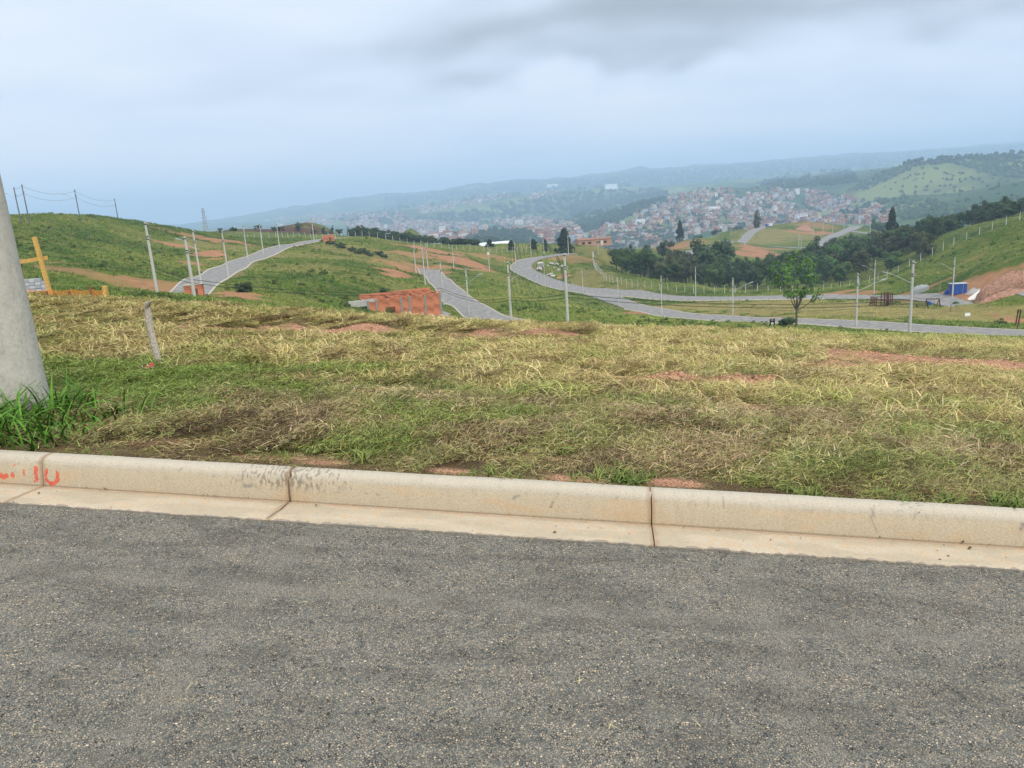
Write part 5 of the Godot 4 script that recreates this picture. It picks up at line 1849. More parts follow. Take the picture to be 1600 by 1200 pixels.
func lattice(t: Node3D, h: float, w: float, arms: int):
	var mb := MB.new()
	for s in [[-1, -1], [1, -1], [1, 1], [-1, 1]]:
		mb.tube([Vector3(s[0] * w, 0, s[1] * w), Vector3(s[0] * w * 0.28, h * 0.7, s[1] * w * 0.28), Vector3(s[0] * w * 0.12, h, s[1] * w * 0.12)], [0.14, 0.12, 0.1], 4)
	part("legs", mb.make(), M.metal, t)
	var br := MB.new()
	for k in 8:
		var y0 := h * k / 8.0
		var y1 := h * (k + 1) / 8.0
		var a := w * (1.0 - 0.72 * minf(1.0, y0 / h / 0.7)) 
		var b := w * (1.0 - 0.72 * minf(1.0, y1 / h / 0.7))
		for s in [-1, 1]:
			br.tube([Vector3(-a, y0, s * a), Vector3(b, y1, s * b)], [0.06, 0.06], 3)
			br.tube([Vector3(a, y0, s * a), Vector3(-b, y1, s * b)], [0.06, 0.06], 3)
			br.tube([Vector3(s * a, y0, -a), Vector3(s * b, y1, b)], [0.06, 0.06], 3)
	part("bracing", br.make(), M.metal, t)
	for k in arms:
		var cb := MB.new()
		var y := h * (0.66 + 0.13 * k)
		cb.bar(Vector3(-w * 1.1, y, 0), Vector3(w * 1.1, y, 0), 0.18, 0.18)
		part("crossarm", cb.make(), M.metal, t)

func build_playground():
	var wood := grain_mat(lin(0.06, 0.03, 0.022), lin(0.13, 0.06, 0.04), 1.0)
	var blue := mat(lin(0.02, 0.07, 0.28), 0.5)
	var foot := ground(1385, 477.5)
	var k := -foot.z / FOCAL
	var t := thing("climbing_frame", "dark wooden climbing frame with a bridge and a slide on the playground grass", "play equipment", foot)
	var P := func(x: float, y: float, z := 0.0) -> Vector3: return Vector3((x - 1385) * k, (477.5 - y) * k, z)
	for e in [[1363, 462], [1366, 462], [1379, 458], [1384, 456], [1388, 457], [1391, 457]]:
		for z in [-0.7, 0.7]:
			var mb := MB.new()
			mb.bar(P.call(e[0], 479.0, z), P.call(e[0], e[1], z), 0.14, 0.14)
			part("post", mb.make(), wood, t)
	for e in [[1362, 464, 1381, 463], [1362, 468, 1381, 468], [1378, 468, 1392, 468], [1378, 459, 1392, 459], [1378, 463, 1392, 463], [1363, 473, 1380, 472]]:
		for z in [-0.7, 0.7]:
			var mb := MB.new()
			mb.bar(P.call(e[0], e[1], z), P.call(e[2], e[3], z), 0.1, 0.1)
			part("rail", mb.make(), wood, t)
	var pl := MB.new()
	pl.bx((1386 - 1385) * k, (477.5 - 469) * k, 0, 13 * k, 0.1, 1.5)
	part("platform", pl.make(), wood, t)
	var sl := MB.new()
	sl.bar(P.call(1393, 467, 0.0), P.call(1409, 477.5, 0.3), 0.7, 0.08)
	part("slide", sl.make(), wood, t)
	var ld := MB.new()
	ld.bar(P.call(1357, 478, 0.3), P.call(1363, 466, 0.3), 0.1, 0.1)
	ld.bar(P.call(1357, 478, -0.3), P.call(1363, 466, -0.3), 0.1, 0.1)
	part("ladder", ld.make(), wood, t)
	# swing
	var sf := ground(1457, 482)
	k = -sf.z / FOCAL
	var sw := thing("swing", "wooden A-frame swing with a blue seat on the playground grass", "play equipment", sf)
	for e in [[1446, 466.5, 1440, 482], [1446, 466.5, 1455, 482.5], [1467, 467.5, 1457, 483], [1467, 467.5, 1474, 483]]:
		var mb := MB.new()
		var z := 0.9 if e[2] in [1440, 1457] else -0.9
		mb.bar(Vector3((e[0] - 1457) * k, (482 - e[1]) * k, 0), Vector3((e[2] - 1457) * k, -0.1, z), 0.13, 0.13)
		part("leg", mb.make(), wood, sw)
	var bb := MB.new()
	bb.bar(Vector3(-11.5 * k, 15.6 * k, 0), Vector3(10.5 * k, 14.6 * k, 0), 0.14, 0.14)
	part("beam", bb.make(), wood, sw)
	for x in [-5.5, 4.5]:
		var cb := MB.new()
		for s in [-0.22, 0.22]: cb.tube([Vector3(x * k + s, 15 * k, 0), Vector3(x * k + s, 0.75, 0)], [0.015, 0.015], 4)
		part("chains", cb.make(), M.dark, sw)
	var sb := MB.new()
	sb.bx(-5.5 * k, 0.7, 0, 0.5, 0.06, 0.34); sb.bx(-5.5 * k, 0.98, -0.16, 0.5, 0.5, 0.06); sb.bx(-5.5 * k, 0.98, 0.16, 0.5, 0.42, 0.05)
	part("seat", sb.make(), blue, sw)
	var s2 := MB.new()
	s2.bx(4.5 * k, 0.7, 0, 0.5, 0.06, 0.3)
	part("seat", s2.make(), wood, sw)
	# seesaw
	var ef := ground(1433, 480)
	k = -ef.z / FOCAL
	var se := thing("seesaw", "low dark wooden seesaw between the climbing frame and the swing", "play equipment", ef)
	var eb := MB.new()
	eb.bar(Vector3(-9 * k, 0.75, 0), Vector3(10 * k, 0.2, 0), 0.28, 0.1)
	part("plank", eb.make(), wood, se)
	eb = MB.new()
	eb.bar(Vector3(0, -0.1, -0.3), Vector3(0, 0.48, -0.3), 0.12, 0.12); eb.bar(Vector3(0, -0.1, 0.3), Vector3(0, 0.48, 0.3), 0.12, 0.12)
	part("support", eb.make(), wood, se)
	# small sign boards
	var gf := ground(1511, 504)
	k = -gf.z / FOCAL
	var sg := thing("sign_board", "small blank white sign board on a thin post in the playground grass", "sign", gf)
	wall_part("board", mat(lin(0.72, 0.72, 0.7)), sg, Vector3(0, 13 * k, 0), Vector3(8.5 * k, 5 * k, 0.03))
	var gp := MB.new()
	gp.tube([Vector3(0, -0.2, -0.05), Vector3(0, 15 * k, -0.05)], [0.03, 0.03], 6)
	part("post", gp.make(), M.metal, sg)
	var df := ground_d(1206.5, 517, 92)
	k = -df.z / FOCAL
	var ds := thing("sign_board", "small dark sign board with a white disc beside the slender tree", "sign", Vector3(df.x, at(1206.5, 517, 92).y, df.z))
	wall_part("board", mat(lin(0.03, 0.025, 0.025)), ds, Vector3(0, 14.5 * k, 0), Vector3(8.5 * k, 9.5 * k, 0.03))
	var disc := MB.new()
	disc.tube([Vector3(0, 12 * k, 0.016), Vector3(0, 12 * k, 0.03)], [1.9 * k, 1.9 * k], 16)
	part("disc", disc.make(), mat(lin(0.7, 0.7, 0.7)), ds)
	disc = MB.new()
	disc.tube([Vector3(0, 12 * k, 0.03), Vector3(0, 12 * k, 0.04)], [0.8 * k, 0.8 * k], 12)
	part("disc_centre", disc.make(), M.dark, ds)
	var small := MB.new()
	small.bx(0, 17.5 * k, 0.02, 3.0 * k, 1.2 * k, 0.02)
	part("mark", small.make(), mat(lin(0.4, 0.36, 0.3)), ds)
	for x in [-3.6, 3.6]:
		var lp := MB.new()
		lp.tube([Vector3(x * k, -1.0, -0.03), Vector3(x * k, 16 * k, -0.03)], [0.03, 0.03], 6)
		part("post", lp.make(), M.dark, ds)
	# two dark leaning posts by the roadside
	var pf := ground(1590, 511)
	k = -pf.z / FOCAL
	var pr := thing("tree_guard", "two dark slanting posts with a crossbar on bare earth by the road", "post frame", pf)
	for e in [[-4, 0, -1, 29], [0, 1, 3, 28]]:
		var mb := MB.new()
		mb.bar(Vector3(e[0] * k, -0.2, 0), Vector3(e[2] * k, e[3] * k, 0), 0.12, 0.12)
		part("post", mb.make(), wood, pr)
	var xb := MB.new()
	xb.bar(Vector3(-1.6 * k, 25 * k, 0.09), Vector3(3 * k, 25 * k, 0.09), 0.1, 0.1)
	part("crossbar", xb.make(), wood, pr)
	# sapling
	var yf := ground(1485, 487)
	k = -yf.z / FOCAL
	var yt := thing("sapling", "young sapling with a bent leafy branch beside the swing", "tree", yf)
	var yb := MB.new()
	yb.tube([Vector3(0, -0.2, 0), Vector3(0.02, 11 * k, 0), Vector3(4 * k, 14 * k, 0), Vector3(13 * k, 12 * k, 0)], [0.06, 0.05, 0.03, 0.012], 6)
	part("trunk", yb.make(), M.bark, yt)
	part("crown", crowns.bright[1], M.leaf_bright, yt, Transform3D(Basis().scaled(Vector3(7 * k, 2.6 * k, 4 * k)), Vector3(7 * k, 13.5 * k, 0)))
	# blue tarpaulin shed
	var hf := ground(1496, 459)
	k = -hf.z / FOCAL
	var sh := thing("tarpaulin_shed", "blue tarpaulin shed with a flat roof by the upper road", "shed", hf, -0.2)
	wall_part("wall", blue, sh, Vector3(0, 8 * k, 6 * k), Vector3(22 * k, 16 * k, 0.06))
	wall_part("wall", blue, sh, Vector3(-11 * k, 8 * k, 0), Vector3(0.06, 16 * k, 12 * k - 0.1))
	wall_part("wall", blue, sh, Vector3(11 * k, 8 * k, 0), Vector3(0.06, 16 * k, 12 * k - 0.1))
	wall_part("roof", mat(lin(0.3, 0.33, 0.36)), sh, Vector3(0, 16.5 * k, 0), Vector3(25 * k, 0.08, 14 * k))
	for x in [-8, -3, 3, 8]:
		wall_part("slat", mat(lin(0.04, 0.1, 0.3)), sh, Vector3(x * k, 8 * k, 6 * k + 0.06), Vector3(0.12, 17 * k, 0.05))
	mound("tarpaulin", "fallen blue tarpaulin sheet beside the blue shed", "tarpaulin", ground(1479, 459.5), 5 * k, 3 * k, 0.9, blue, 0.3, 5)
	mound("covered_pile", "grey tarpaulin covered pile beside the upper road", "covered pile", ground(1437, 457.5), 15 * k, 8 * k, 13 * k, grain_mat(lin(0.14, 0.15, 0.15), lin(0.34, 0.36, 0.36), 2.0, 0.03), 0.3, 6, 0.4)
	mound("sand_pile", "pale heap of sand on the verge below the cut bank", "sand pile", ground(1529, 464), 17 * k, 9 * k, 10 * k, mat(lin(0.62, 0.6, 0.54)), 0.1, 7, 1.2)
	mound("gravel_pile", "grey gravel heap between the blue shed and the cut bank", "gravel pile", ground(1520, 457), 12 * k, 7 * k, 8 * k, grain_mat(lin(0.2, 0.2, 0.2), lin(0.36, 0.35, 0.34), 1.0, 0.06), 0.15, 8, 1.2)
	var red := grain_mat(lin(0.17, 0.09, 0.06), lin(0.36, 0.21, 0.145), 5.0, 0.02, 0.95)
	mound("cut_bank", "raw red earth bank cut into the slope by the blue shed", "earth bank", ground(1585, 452), 56 * k, 16 * k, 25 * k, red, 0.4, 9, 0.4)
	mound("earth_heap", "long low red earth heap in front of the cut bank", "earth heap", ground(1580, 461), 46 * k, 9 * k, 9 * k, red, 0.3, 10, 1.0)
	mound("earth_heap", "red earth heap on the far building plots", "earth heap", ground(1257, 359), 6.5, 5, 4.2, red, 0.2, 11, 1.3)
	for e in [[1490, 461, 17], [1468, 460, 22], [1504, 459, 16], [1523, 452, 22], [1527, 452, 16]]:
		var p := ground(e[0], e[1])
		var tp := thing("thin_post", "thin upright wooden post round the blue shed", "post", p, 0.0, "thin posts round the blue shed")
		var mb := MB.new()
		mb.tube([Vector3(0, -0.2, 0), Vector3(0.05, e[2] * -p.z / FOCAL, 0)], [0.05, 0.04], 6)
		part("shaft", mb.make(), mat(lin(0.3, 0.26, 0.18)), tp)

func mound(called: String, label: String, category: String, foot: Vector3, rx: float, rz: float, h: float, m: Material, rough: float, sd: int, sharp := 0.8):
	var t := thing(called, label, category, foot)
	var f := noise(0.5 if rx > 4 else 0.9, 4, 200 + sd)
	var mb := MB.new()
	var rings := 12
	var around := 28
	for j in rings + 1:
		for i in around:
			var a := TAU * i / around
			var q := float(j) / rings
			var x := cos(a) * rx * q * (1.0 + rough * f.get_noise_2d(cos(a) * 3.0, sin(a) * 3.0))
			var z := sin(a) * rz * q * (1.0 + rough * f.get_noise_2d(cos(a) * 3.0 + 9.0, sin(a) * 3.0))
			var y := h * pow(maxf(0.0, 1.0 - q), sharp) if sharp >= 1.0 else h * pow(1.0 - q * q, sharp)
			y += f.get_noise_2d(x * 1.5, z * 1.5) * rough * h * (1.0 - q)
			var gy := mid.get_y(foot.x + x, foot.z + z) - foot.y
			mb.vert(Vector3(x, y + (gy - 0.25 if j == rings else gy * q), z), Vector3.UP)
	for j in rings:
		for i in around:
			var a := j * around + i
			var b := j * around + (i + 1) % around
			mb.ix.append_array(PackedInt32Array([a, b, a + around, b, b + around, a + around]))
	# normals
	var sum := PackedVector3Array()
	sum.resize(mb.v.size())
	for k in range(0, mb.ix.size(), 3):
		var nn := (mb.v[mb.ix[k + 2]] - mb.v[mb.ix[k]]).cross(mb.v[mb.ix[k + 1]] - mb.v[mb.ix[k]])
		for q in 3: sum[mb.ix[k + q]] += nn
	for k in sum.size(): mb.n[k] = sum[k].normalized() if sum[k].length() > 0 else Vector3.UP
	part("heap" if category.contains("pile") or category.contains("heap") else "surface", mb.make(), m, t)

func build_slope_grass():
	var r := RandomNumberGenerator.new()
	r.seed = 5
	var lists := [[], []]
	var cols := [PackedColorArray(), PackedColorArray()]
	for k in 110000:
		var d := 70.0 + 240.0 * pow(r.randf(), 1.25)
		var x := r.randf_range(-0.74, 0.74) * d
		var z := -d
		var c := earth_at(x, z)
		if c.r > c.g * 1.25 and r.randf() < 0.9: continue
		var q := map_xy(x, z)
		if on_road(x, z): continue
		var p := Vector3(x, mid.get_y(x, z) - 0.03, z)
		var dry := c.r > 0.17
		var s := r.randf_range(0.45, 0.95) * (0.6 if dry else 1.0) * (0.75 + d / 400.0)
		lists[k % 2].append(Transform3D(Basis(Vector3.UP, r.randf() * TAU).scaled(Vector3(s, s * r.randf_range(0.6, 1.1), s)), p))
		var v := r.randf_range(1.0, 1.6)
		cols[k % 2].append(Color(c.r * v * 1.1, c.g * v * 1.1, c.b * v))
	for k in 2:
		var o := scatter("slope_grass", slope_tuft(20 + k), M.grass, lists[k], cols[k])
		tag(o, "rough green grass covering the slopes between the roads", "grass", "", "stuff")

func build_weeds():
	var r := RandomNumberGenerator.new()
	r.seed = 61
	var list := []
	var cols := PackedColorArray()
	var f := noise(0.03, 3, 62)
	var n := 0
	while list.size() < 1500 and n < 40000:
		n += 1
		var d := 72.0 + 230.0 * pow(r.randf(), 1.2)
		var x := r.randf_range(-0.74, 0.74) * d
		if f.get_noise_2d(x, d) < 0.02 or on_road(x, -d): continue
		var c := earth_at(x, -d)
		if c.r > c.g * 1.05: continue
		var s := r.randf_range(0.2, 0.62) * (1.0 if r.randf() < 0.9 else 1.6)
		list.append(Transform3D(Basis(Vector3.UP, r.randf() * TAU).scaled(Vector3(s, s * r.randf_range(0.5, 0.9), s)), Vector3(x, mid.get_y(x, -d) + s * 0.25, -d)))
		cols.append(Color(0.055, 0.095, 0.018).lerp(Color(0.13, 0.16, 0.04), r.randf()))
	var o := scatter("slope_weeds", crown(81, 14, 14, 0.2), M.grass, list, cols)
	tag(o, "low weeds and scrub dotted over the green slopes", "weeds", "", "stuff")

func slope_tuft(sd: int) -> ArrayMesh:
	var r := RandomNumberGenerator.new()
	r.seed = sd
	var mb := MB.new()
	for k in 14:
		var a := r.randf() * TAU
		var dir := Vector3(cos(a), 0, sin(a))
		var tone := r.randf_range(0.8, 1.2)
		blade(mb, Vector3(r.randf_range(-0.35, 0.35), -0.02, r.randf_range(-0.35, 0.35)), dir, r.randf_range(0.25, 0.65), r.randf_range(0.035, 0.07), r.randf_range(0.6, 1.4), r.randf_range(-0.5, 0.4), Color(tone, tone, tone), 2, r.randf_range(-0.5, 0.5))
	return mb.make()

var road_lines := []
var road_true: Image
func on_road(x: float, z: float) -> bool:
	if road_true == null:
		road_true = Image.create(MAP * 2, MAP * 2, false, Image.FORMAT_L8)
		var w := {0: 3.6, 1: 3.6, 2: 4.2, 3: 3.7, 4: 3.6, 5: 4.0, 6: 3.5}
		var list := [ROAD_A, ROAD_B, ROAD_C, ROAD_D, ROAD_E, ROAD_F, ROAD_G]
		for k in 7:
			for p in smooth_line(road_points(list[k]), 0.7):
				var q := map_xy(p.x, p.z) * 2.0
				var ax: float = w[k] / (MX1 - MX0) * MAP * 2.0
				var az: float = w[k] / (MZ1 - MZ0) * MAP * 2.0
				for j in range(-int(az), int(az) + 1):
					for i in range(-int(ax), int(ax) + 1):
						if pow(i / ax, 2) + pow(j / az, 2) <= 1.0:
							road_true.set_pixel(clampi(int(q.x) + i, 0, MAP * 2 - 1), clampi(int(q.y) + j, 0, MAP * 2 - 1), Color.WHITE)
	var q := map_xy(x, z) * 2.0
	return road_true.get_pixel(clampi(int(q.x), 0, MAP * 2 - 1), clampi(int(q.y), 0, MAP * 2 - 1)).r > 0.5

func build_rubble():
	# broken pale concrete beside the bend
	var t := thing("rubble", "heap of broken pale concrete slabs beside the bend of the wide road", "rubble", ground(860, 425))
	var o := t.position
	for e in [[845, 417, 1.6, 2.2], [843, 422, 1.4, 1.4], [862, 413, 1.4, 0.9], [870, 414, 1.2, 0.8], [877, 417, 1.1, 0.9], [866, 419, 1.0, 0.7], [858, 430, 1.9, 0.6], [864, 432, 1.3, 0.5], [873, 423, 0.9, 0.9], [856, 416, 0.8, 0.6]]:
		var p := ground(e[0], e[1]) - o
		var mb := MB.new()
		mb.box(Transform3D(Basis.from_euler(Vector3(rng.randf_range(-0.4, 0.4), rng.randf() * 3.0, rng.randf_range(-0.4, 0.4))), p + Vector3(0, e[3] * 0.35, 0)), Vector3(e[2] * 1.2, e[3] * 0.7, e[2] * 0.8))
		part("slab", mb.make(), mat(lin(0.36, 0.34, 0.31)), t)

func car(foot: Vector3, turn: float, label: String, c: Color, truck := false):
	var t := thing("parked_truck" if truck else "parked_car", label, "truck" if truck else "car", foot, turn)
	var mb := MB.new()
	var paint := mat(c, 0.35, 0.5)
	if truck:
		mb.bx(0.4, 1.55, 0, 3.6, 1.8, 2.0)
		part("cargo_box", mb.make(), mat(lin(0.5, 0.5, 0.5)), t)
		mb = MB.new(); mb.bx(-2.2, 1.2, 0, 1.4, 1.7, 1.9)
		part("cab", mb.make(), paint, t)
		mb = MB.new(); mb.bx(-2.93, 1.55, 0, 0.05, 0.6, 1.6)
		part("windscreen", mb.make(), M.dark, t)
	else:
		mb.bx(0, 0.62, 0, 4.1, 0.6, 1.7)
		part("body", mb.make(), paint, t)
		mb = MB.new()
		mb.quad(Vector3(-1.3, 0.92, 0.8), Vector3(1.6, 0.92, 0.8), Vector3(1.1, 1.45, 0.65), Vector3(-0.7, 1.45, 0.65))
		mb.quad(Vector3(1.6, 0.92, -0.8), Vector3(-1.3, 0.92, -0.8), Vector3(-0.7, 1.45, -0.65), Vector3(1.1, 1.45, -0.65))
		mb.quad(Vector3(-1.3, 0.92, -0.8), Vector3(-1.3, 0.92, 0.8), Vector3(-0.7, 1.45, 0.65), Vector3(-0.7, 1.45, -0.65))
		mb.quad(Vector3(1.6, 0.92, 0.8), Vector3(1.6, 0.92, -0.8), Vector3(1.1, 1.45, -0.65), Vector3(1.1, 1.45, 0.65))
		part("windows", mb.make(), M.dark, t)
		mb = MB.new(); mb.bx(0.2, 1.47, 0, 1.8, 0.05, 1.3)
		part("roof", mb.make(), paint, t)
	for x in [-1.35, 1.35]:
		for z in [-0.8, 0.8]:
			mb = MB.new()
			mb.tube([Vector3(x, 0.32, z - 0.1), Vector3(x, 0.32, z + 0.1)], [0.32, 0.32], 12)
			var wheel := part("wheel", mb.make(), M.dark, t)
			mb = MB.new()
			mb.tube([Vector3(x, 0.32, z - 0.104), Vector3(x, 0.32, z + 0.104)], [0.18, 0.18], 10)
			part("rim", mb.make(), M.metal, wheel)

func build_middle():
	build_poles()
	build_trees()
	build_fences()
	build_shell()
	build_left_clutter()
	build_playground()
	build_rubble()
	build_slope_grass()
	build_weeds()
	car(ground(1171, 357.5), 0.3, "pale grey car parked first in the row on the far plots road", lin(0.4, 0.41, 0.42))
	car(ground(1183, 355.8), 0.4, "dark red car parked between the grey car and the truck", lin(0.2, 0.05, 0.04))
	car(ground(1193, 354.3), 0.3, "small dark car parked next to the truck on the far plots", lin(0.05, 0.06, 0.08))
	car(ground(1202, 354.5), 0.5, "truck with a blue cab parked at the top of the far plots road", lin(0.06, 0.16, 0.32), true)
	# long low house behind the bend
	var foot := ground_d(928, 397.5, 350)
	var k := 350.0 / FOCAL
	var t := thing("low_house", "long low brick house with a brown roof behind the bend of the wide road", "house", foot, 0.1)
	var wl := mat(lin(0.36, 0.22, 0.15))
	wall_part("wall", wl, t, Vector3(0, 1.1, 3.0), Vector3(52 * k, 3.0, 0.2))
	wall_part("wall", wl, t, Vector3(0, 1.1, -3.0), Vector3(52 * k, 3.0, 0.2))
	for s in [-1, 1]: wall_part("wall", wl, t, Vector3(s * 25.8 * k, 1.1, 0), Vector3(0.2, 3.0, 5.75))
	var mb := MB.new()
	mb.box(Transform3D(Basis(Vector3.RIGHT, 0.2), Vector3(0, 2.95, 1.6)), Vector3(54 * k, 0.12, 3.6))
	mb.box(Transform3D(Basis(Vector3.RIGHT, -0.2), Vector3(0, 2.95, -1.75)), Vector3(54 * k, 0.12, 3.5))
	part("roof", mb.make(), mat(lin(0.2, 0.11, 0.075)), t)
	for x in [-18, -8, 5, 16]:
		wall_part("window", M.dark, t, Vector3(x * k, 1.3, 3.11), Vector3(1.4, 1.0, 0.03))
	wall_part("door", mat(lin(0.5, 0.48, 0.45)), t, Vector3(11 * k, 1.0, 3.11), Vector3(1.0, 2.0, 0.03))

# ================================================================ the towns and woods on the hills
func inside(poly: Array, x: float, y: float) -> bool:
	var r := false
	var j := poly.size() - 1
	for i in poly.size():
		if (poly[i][1] > y) != (poly[j][1] > y) and x < float(poly[j][0] - poly[i][0]) * (y - poly[i][1]) / float(poly[j][1] - poly[i][1]) + poly[i][0]: r = not r
		j = i
	return r

func house_mesh(sd: int, w: float, dep: float, floors: int, gable: bool) -> ArrayMesh:
	var r := RandomNumberGenerator.new()
	r.seed = sd
	var mb := MB.new()
	var h := 2.9 * floors
	mb.col = Color(1, 1, 1)
	mb.bx(0, h / 2 - 1.5, 0, w, h + 3.0, dep)
	if floors > 1 and r.randf() < 0.6:
		mb.bx(w * 0.62, h * 0.25 - 1.5, dep * 0.1, w * 0.5, h * 0.5 + 3.0, dep * 0.7)
	mb.col = Color(0.1, 0.1, 0.11)
	for f in floors:
		for k in 3:
			var x := (k - 1) * w * 0.3
			for s in [-1, 1]:
				mb.bx(x, f * 2.9 + 1.5, s * (dep / 2 + 0.02), 1.1, 1.1, 0.06)
		for s in [-1, 1]: mb.bx(s * (w / 2 + 0.02), f * 2.9 + 1.5, 0, 0.06, 1.1, 1.2)
	if gable:
		mb.col = Color(0.62, 0.36, 0.25)
		var y := h
		var e := 0.5
		mb.quad(Vector3(-w / 2 - e, y, dep / 2 + e), Vector3(w / 2 + e, y, dep / 2 + e), Vector3(w / 2 + e, y + 1.5, 0), Vector3(-w / 2 - e, y + 1.5, 0))
		mb.quad(Vector3(w / 2 + e, y, -dep / 2 - e), Vector3(-w / 2 - e, y, -dep / 2 - e), Vector3(-w / 2 - e, y + 1.5, 0), Vector3(w / 2 + e, y + 1.5, 0))
		mb.tri(Vector3(w / 2, y, dep / 2), Vector3(w / 2, y, -dep / 2), Vector3(w / 2, y + 1.4, 0))
		mb.tri(Vector3(-w / 2, y, -dep / 2), Vector3(-w / 2, y, dep / 2), Vector3(-w / 2, y + 1.4, 0))
	else:
		mb.col = Color(0.8, 0.78, 0.75)
		mb.bx(0, h + 0.1, 0, w + 0.5, 0.2, dep + 0.5)
		mb.col = Color(0.9, 0.9, 0.9)
		for s in [-1, 1]:
			mb.bx(s * (w / 2 - 0.1), h + 0.6, 0, 0.15, 0.8, dep - 0.2)
		mb.bx(0, h + 0.6, dep / 2 - 0.1, w - 0.4, 0.8, 0.15)
		mb.col = Color(0.25, 0.45, 0.75)
		mb.tube([Vector3(w * 0.2, h + 0.2, -dep * 0.2), Vector3(w * 0.2, h + 1.4, -dep * 0.2)], [0.7, 0.75], 8)
	return mb.make()

const T1 := [[905, 372], [960, 345], [1010, 322], [1060, 303], [1110, 296], [1180, 295], [1260, 298], [1310, 303], [1345, 316], [1395, 333], [1385, 350], [1330, 350], [1250, 356], [1180, 362], [1100, 362], [1060, 378], [1010, 388], [950, 394], [905, 394]]
const T2 := [[500, 344], [560, 334], [620, 331], [640, 344], [720, 350], [770, 345], [830, 340], [890, 350], [915, 370], [905, 394], [860, 388], [835, 366], [775, 356], [720, 378], [660, 378], [580, 360]]
const T3 := [[645, 322], [720, 311], [792, 301], [800, 308], [720, 324], [650, 336]]
const T4 := [[820, 303], [872, 296], [872, 307], [825, 312]]
const T5 := [[410, 342], [500, 335], [560, 334], [560, 350], [430, 354]]

